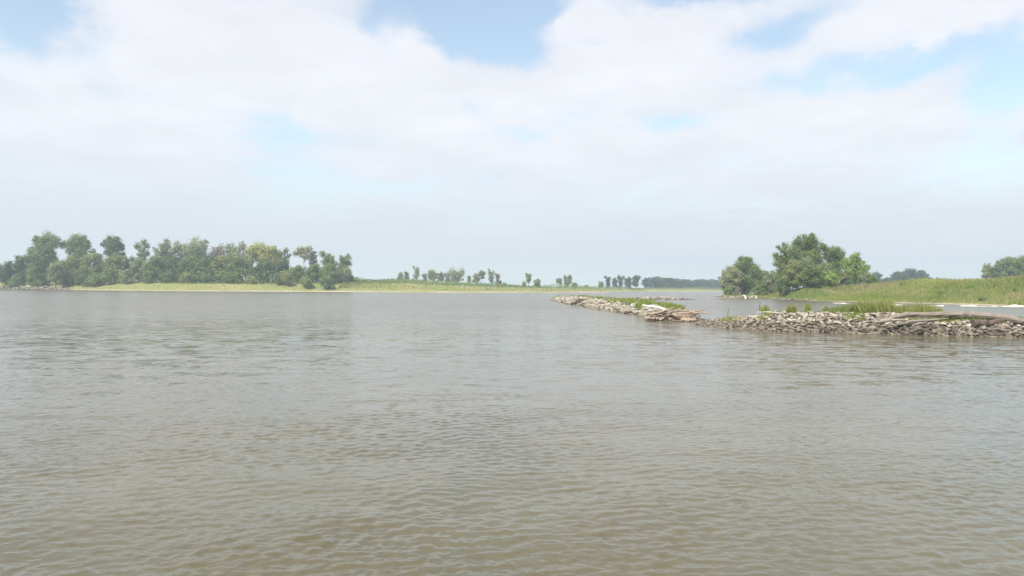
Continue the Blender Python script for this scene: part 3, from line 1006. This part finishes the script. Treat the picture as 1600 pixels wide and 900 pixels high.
tree(1352, 424, 13, 238, 'silver', 'bush', 'straggly pale bush with bare branches right of the spiky-topped tree', GR, 'bush', crown0=.0, cat='bush',
     density=.6, pale=True)
tree(1320, 424, 13, 239, 'green', 'bush', 'green bush filling the space under the light green spiky-topped tree', GR, 'bush', crown0=.0, cat='bush')
tree(1364, 430, 8, 236, 'green', 'bush', 'small green bush ending the big group on the right', GR, 'bush', crown0=.0, cat='bush')
tree(1226, 432, 15, 238, 'dark', 'bush', 'dark thicket at the left foot of the big group', GR, 'bush', crown0=.0, cat='bush')

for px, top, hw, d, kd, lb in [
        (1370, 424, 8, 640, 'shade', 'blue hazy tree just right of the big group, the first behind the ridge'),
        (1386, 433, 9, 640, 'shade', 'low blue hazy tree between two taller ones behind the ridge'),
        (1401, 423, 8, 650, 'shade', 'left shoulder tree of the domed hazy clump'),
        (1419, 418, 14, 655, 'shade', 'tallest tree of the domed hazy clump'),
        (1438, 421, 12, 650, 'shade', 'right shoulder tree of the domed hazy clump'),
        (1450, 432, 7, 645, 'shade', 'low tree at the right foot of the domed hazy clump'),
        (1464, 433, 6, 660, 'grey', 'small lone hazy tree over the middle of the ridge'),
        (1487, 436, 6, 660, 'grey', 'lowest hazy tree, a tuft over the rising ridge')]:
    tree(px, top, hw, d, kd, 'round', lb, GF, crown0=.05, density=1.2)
for px, top, hw, d, kd, lb in [
        (1544, 410, 10, 390, 'grey', 'smaller left tree of the group behind the ridge at the right edge'),
        (1557, 408, 10, 380, 'dark', 'second tree of the group behind the ridge at the right edge'),
        (1577, 396, 15, 385, 'green', 'tall rounded tree of the group at the right edge'),
        (1601, 396, 16, 385, 'green', 'tall tree cut by the right edge of the view'),
        (1632, 400, 16, 385, 'green', 'tree outside the right edge')]:
    tree(px, top, hw, d, kd, 'round', lb, 'tree group behind the ridge at the right edge', crown0=.02, density=1.3, lump=1.15)


# ------------------------------------------------------------------ grass and low cover
def blades(name, label, pts, h, w, kind, lean=0.25, cat='grass', parent=None, stuff=True):
    n = len(pts)
    pts = np.asarray(pts, float)
    h = h * rng.uniform(0.45, 1.25, n) if np.isscalar(h) else h
    a = rng.uniform(0, 2 * math.pi, n)
    u = np.stack([np.cos(a), np.sin(a), np.zeros(n)], 1) * (w * rng.uniform(.6, 1.4, n))[:, None]
    ln = rng.normal(0, lean, (n, 2)) * h[:, None]
    mid = pts + np.stack([ln[:, 0] * .3, ln[:, 1] * .3, h * .6], 1)
    tip = pts + np.stack([ln[:, 0], ln[:, 1], h], 1)
    V = np.stack([pts - u * .7, pts + u * .7, mid + u, tip, mid - u], 1).reshape(-1, 3)
    Fp = np.arange(5 * n).reshape(n, 5)
    ti = np.clip(rng.normal(.5, .22, n) + 0.45 * vnoise(pts[:, 0], pts[:, 1], 51, 10, .1, 1.2), 0, 1)
    o = obj(name, mesh(name, V, Fp, {'tint': ti}), LM[kind], parent)
    if stuff:
        tag(o, label, cat, kind='stuff')
    return o


def cover(name, label, pts, size, kind, up=0.4):
    pts = np.array(pts, float)
    pts[:, 2] += rng.uniform(0, 1, len(pts)) ** 1.6 * up
    V, Fq = leaves(pts, size)
    ti = np.clip(rng.normal(.45, .2, len(pts)) + 0.3 * vnoise(pts[:, 0], pts[:, 1], 52, 10, .03, .4), 0, 1)
    tag(obj(name, mesh(name, V, Fq, {'tint': ti}), LM[kind]), label, 'ground cover', kind='stuff')


# right bank tall grass
n = 45000
yy = rng.uniform(140, 300, n)
tt = 1.8 + rng.uniform(0, 1, n) ** 1.1 * 38
xx = np.interp(yy, RS[:, 0], RS[:, 1]) + tt
ok = (vnoise(xx, yy, 61, 10, .1, .9) > -0.75) | (tt > 8)
xx, yy, tt = xx[ok], yy[ok], tt[ok]
hgt = (0.35 + 0.60 * smooth(4, 22, tt)) * rng.uniform(.4, 1.3, len(xx)) * (1 + .55 * vnoise(xx, yy, 62, 12, .12, 1.6))
blades('tall_grass', 'tall green and tawny grass covering the right bank', np.stack([xx, yy, right_z(xx, yy) - .05], 1), np.abs(hgt) + .15,
       0.07, 'grass')
# weedy fringe, brighter, at the foot of the bank
n = 9000
yy = rng.uniform(190, 300, n)
xx = np.interp(yy, RS[:, 0], RS[:, 1]) + rng.uniform(.4, 9, n)
blades('bank_weeds', 'bright green weeds along the foot of the right bank', np.stack([xx, yy, right_z(xx, yy) - .05], 1), 0.7, 0.07, 'weed')
for px, py, hw, lb in [(1412, 447, 7, 'low round shrub high on the grassy ridge'), (1355, 452, 6, 'small shrub on the slope below the straggly pale bush'),
                       (1535, 470, 6, 'small shrub near the beach'), (1590, 456, 6, 'dark shrub on the slope near the right edge'),
                       (1470, 462, 5, 'small shrub in the middle of the grassy slope')]:
    a_, b_ = px_dir(px, py)
    d = 150
    while d < 320 and CAMH + b_ * d > float(right_z(a_ * d, d)):
        d += .5
    tree(px, py - 5, hw, d + 0.5, 'green', 'bush', lb, 'shrubs on the right bank slope', 'shrub', crown0=0, cat='shrub')

n = 26000
yy = rng.uniform(150, 290, n)
xx = np.interp(yy, RS[:, 0], RS[:, 1]) + rng.uniform(2, 34, n)
k = vnoise(xx, yy, 64, 12, .12, 1.1) > 0.3
xx, yy = xx[k], yy[k]
blades('slope_weeds', 'patches of brighter green weeds among the tawny grass of the right bank', np.stack([xx, yy, right_z(xx, yy) - .05], 1), 0.95, 0.08, 'weed')
n = 26000
yy = rng.uniform(150, 290, n)
xx = np.interp(yy, RS[:, 0], RS[:, 1]) + rng.uniform(10, 36, n)
k = vnoise(xx, yy, 65, 12, .10, .9) > 0.15
xx, yy = xx[k], yy[k]
blades('seed_grass', 'tawny seeding grass in drifts on the upper slope of the right bank', np.stack([xx, yy, right_z(xx, yy) - .05], 1), 1.05, 0.05, 'tawny')
# far bank: undergrowth of the left wood, and the scrub of the middle bank
n = 15000
xx = rng.uniform(-330, -60, n)
sy = np.interp(xx, FS[:, 0], FS[:, 1])
tt = 6 + rng.uniform(0, 1, n) ** .8 * 60
cover('bank_cover', 'yellow-green grass and herbs on the left bank slope', np.stack([xx, sy + tt, far_z(xx, sy + tt)], 1), .30, 'bright', .7)
n = 26000
xx = rng.uniform(-330, -88, n)
sy = np.interp(xx, FS[:, 0], FS[:, 1])
tt = rng.uniform(28, 85, n)
top_h = (7.5 + 3.0 * vnoise(xx, tt * .3, 72, 14, .06, .5)) * np.interp(xx, [-330, -300, -110, -88], [.6, 1, 1, .35])
p_ = np.stack([xx, sy + tt, far_z(xx, sy + tt) + np.clip(top_h, 1, 12) * rng.uniform(0, 1, n)], 1)
cover('undergrowth', 'dark undergrowth and young growth filling the left wood between its trees', p_, .48, 'green', .3)
n = 22000
xx = rng.uniform(-90, 330, n) if False else -90 + 400 * rng.uniform(0, 1, n) ** 2.4
sy = np.interp(xx, FS[:, 0], FS[:, 1])
tt = 10 + rng.uniform(0, 1, n) * 50
hum = 0.8 + 2.4 * np.clip(vnoise(xx, tt, 71, 12, .03, .4), 0, 1) * smooth(14, 30, tt)
pts = np.stack([xx, sy + tt, far_z(xx, sy + tt) + hum * rng.uniform(0, 1, n)], 1)
cover('scrub', 'low green scrub on top of the far bank between the woods', pts[tt > 20], .38, 'green', .3)
cover('dry_grass', 'tawny grass slope of the far bank above the waterline', pts[tt <= 20], .30, 'grass', .2)


# ------------------------------------------------------------------ stones
def stone_mesh(seed):
    r = np.random.default_rng(500 + seed)
    import bmesh
    bm = bmesh.new()
    n = 11
    d = r.normal(size=(n, 3))
    d /= np.linalg.norm(d, axis=1)[:, None]
    for p in d * r.uniform(.8, 1.08, (n, 1)) * np.array((1.0, 0.74, 0.45)):
        bm.verts.new(p)
    res = bmesh.ops.convex_hull(bm, input=bm.verts)
    bmesh.ops.delete(bm, geom=[g for g in res['geom_interior'] if isinstance(g, bmesh.types.BMVert)], context='VERTS')
    bmesh.ops.recalc_face_normals(bm, faces=bm.faces)
    me = bpy.data.meshes.new('stone')
    bm.to_mesh(me)
    bm.free()
    return me


def jetty(name, label, cat, front, back, H, mat, n, rmin, rmax, own, tmax=0.9, keep=None, seed=0, smax=None, skew=1.0, group=None):
    """front/back: lists of (x,y) edges; H: crest height at those stations"""
    front, back, H = np.array(front, float), np.array(back, float), np.array(H, float)
    m = len(front)
    cx, cy = front[:, 0].mean(), front[:, 1].mean()
    root = thing(name, label, cat, (cx, cy, 0), group)

    def at(s, t_):
        i = np.arange(m)
        f = np.stack([np.interp(s, i, front[:, 0]), np.interp(s, i, front[:, 1])], -1)
        b = np.stack([np.interp(s, i, back[:, 0]), np.interp(s, i, back[:, 1])], -1)
        p = f + (b - f) * t_[..., None]
        h = np.interp(s, i, H)
        prof = smooth(-0.10, 0.40, t_) * smooth(1.05, 0.80, t_)
        prof = np.clip(prof, 0, 1)
        z = -0.35 + (h + 0.20) * prof + 0.10 * vnoise(p[..., 0], p[..., 1], 80 + seed, 10, .4, 3) * (prof > .05) * np.clip(h, 0, 1)
        return p[..., 0], p[..., 1], z
    S_, T_ = np.meshgrid(np.linspace(0, m - 1, 24 * m), np.linspace(-0.04, 1.05, 26), indexing='ij')
    X, Y, Z = at(S_, T_)
    V = np.stack([X - cx, Y - cy, Z], -1).reshape(-1, 3)
    obj('soil_core', mesh('soil_core', V, grid_faces(S_.shape[0], S_.shape[1]), smooth_sh=True), mat if mat is None else M_CORE, root)
    protos = [stone_mesh(i + 20 * seed) for i in range(9)]
    for p in protos:
        p.materials.append(mat)
    # stones, even over the ground area of the front slope and crest
    seg = np.hypot(*(np.diff(front, axis=0).T))
    cum = np.concatenate([[0], np.cumsum(seg)])
    L_ = rng.uniform(0, 1, n) ** skew * (cum[-1] if smax is None else np.interp(smax, np.arange(m), cum))
    s = np.interp(L_, cum, np.arange(m))
    t_ = rng.uniform(0.0, tmax, n)
    X, Y, Z = at(s, t_)
    if keep is not None:
        k = keep(X, Y, t_)
        X, Y, Z, t_, s = X[k], Y[k], Z[k], t_[k], s[k]
    hs = np.interp(s, np.arange(m), H)
    r = rmin + (rmax - rmin) * rng.uniform(0, 1, len(X)) ** 1.7
    r *= np.clip(hs / max(H) + .25, .5, 1)
    seen = r / np.hypot(X, Y) * np.where((Z > -0.1) & (t_ < 0.75), 1, .05)
    order = np.argsort(-seen)
    own = min(own, len(order))
    rest = []
    for j, i in enumerate(order):
        e = (rng.normal(0, .35), rng.normal(0, .35), rng.uniform(0, 6.28))
        loc = Vector((X[i] - cx, Y[i] - cy, Z[i] + r[i] * rng.uniform(.1, .55)))
        sc = Vector((r[i] * rng.uniform(.85, 1.3), r[i] * rng.uniform(.8, 1.2), r[i] * rng.uniform(.75, 1.25)))
        M = Matrix.LocRotScale(loc, None, None) @ Matrix.Rotation(e[2], 4, 'Z') @ Matrix.Rotation(e[0], 4, 'X') @ Matrix.Rotation(e[1], 4, 'Y') @ Matrix.Diagonal((*sc, 1))
        if j < own:
            o = bpy.data.objects.new('stone', protos[j % 9])
            C.objects.link(o)
            o.parent = root
            o.matrix_basis = M
        else:
            rest.append((j % 9, M))
    if rest:
        Vs, Fs, ti, off = [], [], [], 0
        cache = []
        for p in protos:
            v = np.zeros(len(p.vertices) * 3)
            p.vertices.foreach_get('co', v)
            cache.append((v.reshape(-1, 3), np.array([list(f.vertices)[:3] for f in p.polygons])))
        for k, M in rest:
            v, f = cache[k]
            A = np.array(M)
            Vs.append(v @ A[:3, :3].T + A[:3, 3])
            Fs.append(f + off)
            off += len(v)
            ti.append(np.full(len(f), rng.uniform()))
        o = obj('small_stones', mesh('small_stones', np.concatenate(Vs), np.concatenate(Fs), {'tint': np.concatenate(ti)}), mat, root)
        o['kind'] = 'stuff'
    return root, at


# near jetty (right)
J2F = [(15.0, 67.3), (15.9, 61.8), (18.5, 57.4), (22.1, 55.1), (25.9, 53.7), (29.3, 52.0), (33.0, 51.0), (38, 49.5), (48, 47), (70, 42), (115, 30)]
J2B = [(15.8, 67.8), (18.2, 66.0), (22, 65.0), (25.5, 64.0), (29, 63.0), (32.5, 62.0), (36, 61), (41, 60), (52, 58), (75, 55), (120, 48)]
J2H = [0.05, .62, 1.15, 1.28, 1.30, 1.25, 1.15, 1.2, 1.4, 2.2, 4.5]
jet2, at2 = jetty('stone_jetty', 'near jetty of broken grey limestone with reeds and a long driftwood log on top', 'stone jetty', J2F, J2B, J2H,
                  M_STONE, 7500, 0.14, 0.56, 300, tmax=0.62, seed=1, smax=7.4,
                  keep=lambda X, Y, t_: (t_ < np.where(X < 26.5, .42, .26)) | (vnoise(X, Y, 90, 10, .5, 3) > np.where(X < 26.5, .1, .55)))
# far jetty (centre), running away from us
J1F = [(16.5, 71.9), (14.5, 74.8), (13.7, 84), (12.8, 97.7), (11.4, 113.4), (10.1, 143), (9.6, 168), (8.8, 193)]
J1B = [(18.6, 73.2), (18.9, 79.5), (19.0, 90), (19.0, 105), (18.5, 122), (18.0, 152), (18.0, 176), (12.5, 200)]
J1H = [0.0, .55, .92, .95, .98, 1.0, .9, .45]
jet1, at1 = jetty('stone_jetty', 'far jetty of cream-coloured stones running away from the log pile', 'stone jetty', J1F, J1B, J1H,
                  M_STONE2, 4600, 0.17, 0.62, 300, tmax=0.75, seed=2, skew=1.0,
                  keep=lambda X, Y, t_: (t_ < 0.42) | (vnoise(X, Y, 91, 10, .15, 1.2) > 0.3))
# thin distant dike across the gap
a0, a1, a2 = G(960, 467.2), G(1040, 468.6), G(1090, 468.6)
jet3, at3 = jetty('stone_dike', 'low distant line of rocks and drift barely above the water', 'stone dike',
                  [a0[:2], (a0[:2] + a1[:2]) / 2, a1[:2], a2[:2]],
                  [a0[:2] + (1, 4), (a0[:2] + a1[:2]) / 2 + (0, 6), a1[:2] + (0, 6), a2[:2] + (0, 3)],
                  [.12, .5, .55, .15], M_STONE3, 420, .22, .55, 110, tmax=.9, seed=3)
# riprap on the far left shore
f_ = [(float(x_), float(np.interp(x_, FS[:, 0], FS[:, 1]) + 1)) for x_ in (-330, -290, -262, -245, -232, -222)]
jet4, at4 = jetty('riprap', 'pale and reddish rock pile at the water edge, far left of the left bank', 'rock pile', f_, [(x_, y_ + 14) for x_, y_ in f_],
                  [1.6, 1.9, 1.9, 1.5, .9, .3], M_STONE2, 900, .35, 1.0, 200, tmax=.7, seed=4)
# mud and rocks along the foot of the right point
f_ = [(float(np.interp(y_, RS[:, 0], RS[:, 1])) - 1.2, float(y_)) for y_ in (296, 288, 270, 250, 230, 214)]
f_[0] = (74.5, 297)
jet5, at5 = jetty('riprap', 'brownish rock edging along the waterline of the right point', 'rock pile', f_,
                  [(x_ + 4, y_ + .5) for x_, y_ in f_], [.3, .45, .45, .4, .35, .2], M_STONE3, 420, .2, .55, 120, tmax=.9, seed=5)

# ------------------------------------------------------------------ plants on the jetties
def jet_pts(at, m, n, s0, s1, t0, t1):
    s = rng.uniform(s0, s1, n)
    t_ = rng.uniform(t0, t1, n)
    X, Y, Z = at(s, t_)
    return np.stack([X, Y, Z], 1), s, t_


p, s, t_ = jet_pts(at2, 11, 17000, 1.7, 7.3, .46, .88)
k = (vnoise(p[:, 0] * 1.0, p[:, 1], 95, 14, .5, 4.5) > -0.3)
p = p[k]
hh_ = (0.22 + 0.60 * np.clip(vnoise(p[:, 0], p[:, 1] * .3, 96, 10, .4, 2.5) + .35, 0, 1.3)) * rng.uniform(.5, 1.25, len(p))
blades('reeds', 'green reeds and grass along the back of the near jetty', p - (0, 0, .05), hh_, .016, 'reed', .18)
p, s, t_ = jet_pts(at2, 11, 15000, 1.0, 7.3, .24, .55)
k = vnoise(p[:, 0], p[:, 1], 97, 12, .8, 4) > np.where(p[:, 0] < 26.5, .12, -.1)
blades('jetty_weeds', 'short weeds growing between the stones of the near jetty', p[k] - (0, 0, .03), .29, .016, 'weed', .35)
p, s, t_ = jet_pts(at1, 8, 20000, 1.4, 7, .28, .8)
k = vnoise(p[:, 0], p[:, 1], 98, 14, .3, 2.2) > np.where(t_ < .42, .45, .1)
blades('jetty_grass', 'yellow-green grass along the crest of the far jetty', p[k] - (0, 0, .03), .75, .04, 'weed', .22)


def plant(px, py_base, py_top, d, hw, n, kind, label, name='weed_clump', cat='plant', w=.02, lean=.2):
    q = P(px, py_base, d)
    root = thing(name, label, cat, q)
    h = (py_base - py_top) / F * d
    r = hw / F * d
    pts = np.stack([rng.normal(0, r * .4, n), rng.normal(0, r * .4, n), np.full(n, -.15)], 1)
    blades('leaf_blades', None, pts, (h + .15) * rng.uniform(.3, 1.0, n) ** .8, w, kind, lean, parent=root, stuff=False)
    return root


plant(999, 479.5, 470.5, 90, 6, 160, 'bright', 'bright green weed clump just left of the log pile on the far jetty', w=.05)
plant(962, 475.5, 468.0, 110, 14, 240, 'weed', 'broad yellow-green tuft midway along the far jetty', w=.05)
plant(1237, 487, 474.5, 60, 9, 200, 'reed', 'dark olive reed tuft, thickest on the near jetty', w=.03)
plant(1262, 487, 471.5, 60.5, 5, 60, 'weed', 'tall bright green weed on the crest of the near jetty', w=.03)
plant(1196, 487, 474.5, 61, 8, 60, 'weed', 'leftmost bright weed tuft of the near jetty', w=.03)
plant(1289, 488, 476.5, 60, 5, 80, 'reed', 'reed tuft just right of the tall bright green weed', w=.03)
plant(1508, 492, 484, 59, 6, 80, 'reed', 'reed tuft behind the hump of the long driftwood log', w=.03)


# ------------------------------------------------------------------ driftwood
def log(pts, rad, mat, label, name='driftwood_log', group=None, branches=(), seg=7, cat='driftwood'):
    """pts: world points; first is the thing's place"""
    pts = np.array(pts, float)
    o0 = pts[0]
    root = thing(name, label, cat, o0, group)
    q = pts - o0
    k = np.linspace(0, len(q) - 1, max(8, 3 * len(q)))
    i = np.arange(len(q))
    q2 = np.stack([np.interp(k, i, q[:, c]) for c in range(3)], 1)
    q2[1:-1] += rng.normal(0, .12 * max(rad), (len(q2) - 2, 3))
    V, Fs = tube(q2, np.interp(k, i, rad), seg, .14)
    obj('stem', mesh('stem', V, Fs), mat, root)
    for bp, br in branches:
        bp = np.array(bp, float) - o0
        V, Fs = tube(bp, np.linspace(br, br * .3, len(bp)), 5, .1)
        obj('branch', mesh('branch', V, Fs), mat, root)
    return root


D = 57.0
log([P(1376, 502, 54.0), P(1396, 496.0, 54.3), P(1419, 492.0, 54.6), P(1460, 491.6, 54.8), P(1500, 491.2, 54.8), P(1519, 491.4, 54.8), P(1575, 496.6, 53.8),
     P(1600, 501.5, 53.0), P(1660, 509, 51.6)], [.11, .16, .19, .20, .21, .22, .20, .18, .14], M_WOOD,
    'long bleached driftwood trunk lying along the crest of the near jetty',
    branches=[([P(1500, 491, 55.5), P(1505, 488.5, 55.5), P(1507, 487.6, 55.3)], .09),
              ([P(1438, 493.5, 55.2), P(1446, 499, 54.3), P(1430, 505, 53.5)], .06),
              ([P(1519, 493, 55.5), P(1512, 489.5, 56.0), P(1495, 489.5, 56.5)], .05)])
log([P(1366, 504, 53.7), P(1384, 500.5, 53.8), P(1412, 500, 53.7)], [.10, .13, .06], M_WOOD,
    'short flat grey log under the left end of the long bleached trunk')
log([P(1404, 506.5, 53.1), P(1425, 502, 53.3), P(1462, 499.8, 53.5), P(1482, 497.5, 53.7)], [.05, .08, .07, .03], M_WOOD,
    'crooked grey branch lying below the middle of the long bleached trunk',
    branches=[([P(1432, 501.5, 53.3), P(1443, 497.5, 53.5), P(1448, 496.2, 53.5)], .06)])
log([P(1410, 500.3, 54.1), P(1440, 501.3, 54.1), P(1468, 500.9, 54.1)], [.03, .05, .03], M_WOOD,
    'thin straight grey pole just under the long bleached trunk')
log([P(1426, 508, 52.7), P(1436, 505.5, 52.9), P(1447, 503.5, 53.1)], [.04, .06, .02], M_WOOD,
    'stubby pale stick leaning on the stones under the crooked branch')
log([P(1520, 505.5, 53.3), P(1535, 505, 53.5), P(1562, 504, 53.9), P(1590, 504.5, 54.1)], [.30, .24, .20, .10], M_RUSTWOOD,
    'thick rotten red-brown log with a dark broken end under the long bleached trunk', seg=9)
log([P(1556, 494.5, 57.0), P(1580, 496.8, 56.7), P(1600, 499, 56.5), P(1650, 503, 56.0)], [.07, .12, .13, .1], M_WOOD,
    'second grey trunk behind the long one at the right edge')
log([P(1370, 494.5, 56.7), P(1383, 492.6, 56.7), P(1398, 492.9, 56.7)], [.04, .07, .03], M_WOOD,
    'short grey log among the reeds left of the long bleached trunk')
log([P(1183, 488.0, 57.0), P(1200, 487.8, 57.7), P(1222, 489.4, 57.7)], [.03, .045, .03], M_WHITEWOOD,
    'slim pale pole lying at the left end of the reeds')
log([P(1575, 501, 54.5), P(1571, 496, 54.8), P(1576, 493.5, 55.0)], [.05, .04, .02], M_DARKWOOD,
    'dark upright snag poking through near the second grey trunk')
for px, y0, y1, d, lb in [(1186.5, 486, 469.5, 61.5, 'single dry reed stalk standing left of the reeds on the near jetty'),
                          (1137, 494, 481.5, 63.5, 'single short stalk at the left tip of the near jetty')]:
    log([P(px, y0, d), P(px + .6, (y0 + y1) / 2, d), P(px + 1.3, y1, d)], [.035, .03, .02], LM['reed'], lb, 'reed_stalk', cat='plant', seg=5)

# the log pile at the near end of the far jetty
TAN = 'weathered log in the tangled pile at the near end of the far jetty'
logs_named = [
    ([P(1004, 477.2, 80), P(1018, 479.3, 79), P(1033, 482, 78), P(1047, 486.5, 77)], [.09, .13, .13, .08], M_WHITEWOOD, 'whitest log of the pile, sloping down from its top left'),
    ([P(1026, 479, 78.5), P(1036, 482, 78), P(1048, 485.3, 77.5)], [.1, .14, .1], M_TANWOOD, 'short tan log with split end on top of the pile beside the whitest log'),
    ([P(1064, 499.8, 71.6), P(1075, 500.6, 71.3), P(1087, 499.6, 71.5)], [.17, .22, .12], M_TANWOOD, 'hollow pale trunk floating at the front foot of the log pile'),
    ([P(1087, 500.3, 71.6), P(1098, 501.0, 71.8), P(1112, 501.2, 72)], [.04, .05, .03], M_WOOD, 'thin log lying in the water towards the near jetty'),
    ([P(1060, 490, 74), P(1082, 488.5, 74.5), P(1100, 488.6, 75), P(1111, 488.8, 75)], [.12, .1, .06, .02], M_TANWOOD, 'long pole sticking out to the right over the water'),
    ([P(1068, 486.8, 75.5), P(1090, 486.2, 75.5), P(1098, 484.6, 75.5), P(1107, 481.0, 75.5)], [.11, .08, .05, .02], M_TANWOOD, 'upturned branch tip at the right end of the log pile'),
    ([P(1080, 488, 75), P(1090, 484.8, 75.6), P(1096, 481.5, 76)], [.05, .04, .02], M_WOOD, 'thin twig rising left of the upturned branch tip'),
    ([P(1084, 490.5, 74), P(1088, 496, 73), P(1091, 499, 72.4)], [.03, .03, .02], M_DARKWOOD, 'thin dark stick slanting into the water right of the pile'),
    ([P(1088, 496.5, 72.6), P(1098, 498, 72.4), P(1106, 500, 72.2), P(1110, 497.8, 72.2)], [.03, .03, .03, .02], M_DARKWOOD, 'dark curved twig ending in an upright fork over the water'),
    ([P(1009, 497.2, 74.8), P(1020, 498.5, 74.0), P(1036, 498.2, 73.8)], [.2, .24, .14], M_TANWOOD, 'thick grey-brown trunk at the lower left corner of the pile'),
    ([P(1012, 491.8, 76.5), P(1022, 494, 75.6), P(1030, 495, 75)], [.16, .2, .14], M_DARKWOOD, 'dark shaded stump inside the left part of the pile'),
]
for a_, r_, m_, l_ in logs_named:
    log(a_, r_, m_, l_)
for i in range(64):
    u = rng.uniform(0, 1)
    d = rng.uniform(72.6, 78.5)
    cx = rng.uniform(1018, 1084)
    base = 500.5 - (d - 72.6) * 0.9
    topy = np.interp(cx, [1015, 1040, 1060, 1090], [484, 485, 486.5, 489])
    cy = rng.uniform(topy + 1.5, base)
    ln = rng.uniform(8, 24)
    an = math.radians(rng.normal(14, 26))
    dd = rng.uniform(-1.2, 1.2)
    r0 = rng.uniform(.04, .13)
    a = P(cx - ln * math.cos(an) / 1, cy + ln * math.sin(an) * .55, d - dd)
    bq = P(cx + ln * math.cos(an) / 1, cy - ln * math.sin(an) * .55, d + dd)
    if a[2] < .05: a[2] = .05
    mid = (a + bq) / 2 + rng.normal(0, .12, 3)
    log([a, mid, bq], [r0, r0 * .95, r0 * .5], [M_TANWOOD, M_TANWOOD, M_TANWOOD, M_WOOD][i % 4], 'weathered ' + ['brown log', 'brown log', 'brown log', 'grey log'][i % 4] + ' in the ' + ('upper ' if cy < (topy + base) / 2 else 'lower ') + ('left' if cx < 1040 else 'middle' if cx < 1062 else 'right') + ' part of the log pile on the far jetty', group='logs tangled in the pile on the far jetty', seg=6)

# dark snag on the far jetty
log([P(893, 475.2, 133), P(900, 472.5, 134), P(908, 471.2, 136), P(916, 469.5, 138), P(921, 466.4, 138)], [.2, .24, .28, .3, .1], M_DARKWOOD,
    'dark branching snag stranded across the far jetty',
    branches=[([P(908, 471, 136), P(901, 468.6, 136), P(896, 466.6, 136)], .14), ([P(900, 472.5, 134), P(893, 473.5, 133), P(889.5, 476, 132)], .14),
              ([P(912, 470.5, 136), P(906, 467.0, 137), P(903, 465.4, 137)], .1), ([P(900, 469, 136), P(910, 467.5, 137), P(918, 468, 138)], .1)])
log([P(944, 476.5, 112), P(956, 473.5, 113), P(966, 473.5, 113)], [.1, .14, .1], M_WHITEWOOD, 'pale plank-like log midway along the far jetty')
log([P(961, 480.5, 104), P(975, 478.2, 105), P(988, 478.5, 105)], [.1, .13, .08], M_WOOD, 'grey log among the stones left of the bright weed clump')
log([P(961, 474.5, 111), P(961, 466, 111), P(960.4, 463.6, 111)], [.05, .05, .04], M_DARKWOOD, 'thin dark post standing on the far jetty', 'post', cat='post')
log([P(958, 465.4, 233), P(990, 465.9, 232), P(1020, 466.3, 231)], [.2, .25, .2], M_WOOD, 'long grey log stranded on the distant rock line')
log([P(1032, 463.0, 229), P(1032.3, 468, 229)], [.25, .3], M_WHITEWOOD, 'white upright stump on the distant rock line')
log([P(1094, 468.4, 222), P(1112, 467.6, 226), P(1130, 467.3, 232)], [.16, .2, .2], M_WOOD, 'low half-sunk log between the rock line and the right point')
# pale stumps at the right point
log([P(1160.5, 461.5, 246), P(1163.5, 462.3, 246), P(1165, 465, 245), P(1165.5, 470.6, 243)], [.14, .26, .24, .16], M_WHITEWOOD,
    'white bent dead stump rising from the water off the right point', 'dead_stump', cat='dead stump')
log([P(1171, 466.0, 247), P(1176, 462.5, 247.5), P(1181, 462.6, 248)], [.08, .13, .12], M_WHITEWOOD, 'whitish root end lying left of the small stump on the right point', 'dead_stump', cat='dead stump')
log([P(1181, 465.8, 248), P(1182, 462.4, 248)], [.28, .22], M_WHITEWOOD, 'small whitish stump just right of the whitish root end', 'dead_stump', cat='dead stump')
log([P(1128, 466.5, 262), P(1140, 465.6, 262), P(1156, 466.8, 258)], [.3, .35, .25], M_TANWOOD, 'reddish-brown log at the waterline of the right point tip')
log([P(1150, 468.2, 240), P(1170, 468.6, 238), P(1196, 468.7, 236)], [.12, .18, .12], M_DARKWOOD, 'dark half-sunk log in front of the white stumps')
log([P(1310, 441, 233), P(1318, 433, 233), P(1324, 425, 234)], [.14, .10, .04], M_WOOD, 'leaning pale dead trunk at the right side of the big tree group', 'dead_tree',
    cat='dead tree', branches=[([P(1316, 436, 233), P(1324, 432, 233), P(1330, 431, 233)], .08)])
log([P(1285, 453, 222), P(1300, 455.3, 221), P(1305, 457, 220)], [.08, .1, .05], M_WOOD, 'pale fallen branch below the eroded mound')
log([P(383, 438.7, 415), P(380, 432, 416), P(377, 428, 416)], [.3, .25, .15], M_PALEBARK, 'pale leaning dead stem at the waterside of the left wood', 'dead_tree', cat='dead tree')
log([P(340, 454, 404), P(362, 452.6, 408), P(395, 452.4, 410)], [.3, .35, .2], M_WHITEWOOD, 'long pale log on the shore of the left bank')
log([P(293, 449.5, 412), P(305, 447.5, 414), P(318, 448.5, 414)], [.3, .35, .2], M_PALEBARK, 'pale fallen trunk below the bushiest front tree')

# ------------------------------------------------------------------ haze
import bmesh
bm = bmesh.new()
bmesh.ops.create_cube(bm, size=1)
hz = bpy.data.meshes.new('haze')
bm.to_mesh(hz)
bm.free()
ho = obj('haze', hz)
ho.scale = (6100, 6100, 46)
ho.location = (0, 0, 19)
m, t, out = new_mat('haze')
pv = t.nodes.new('ShaderNodeVolumePrincipled')
pv.inputs['Color'].default_value = (0.73, 0.865, 1.0, 1)
pv.inputs['Density'].default_value = 0.00043
pv.inputs['Anisotropy'].default_value = 0.2
L(t, pv.outputs[0], out.inputs['Volume'])
hz.materials.append(m)
tag(ho, 'pale summer haze over the river', None, kind='stuff')
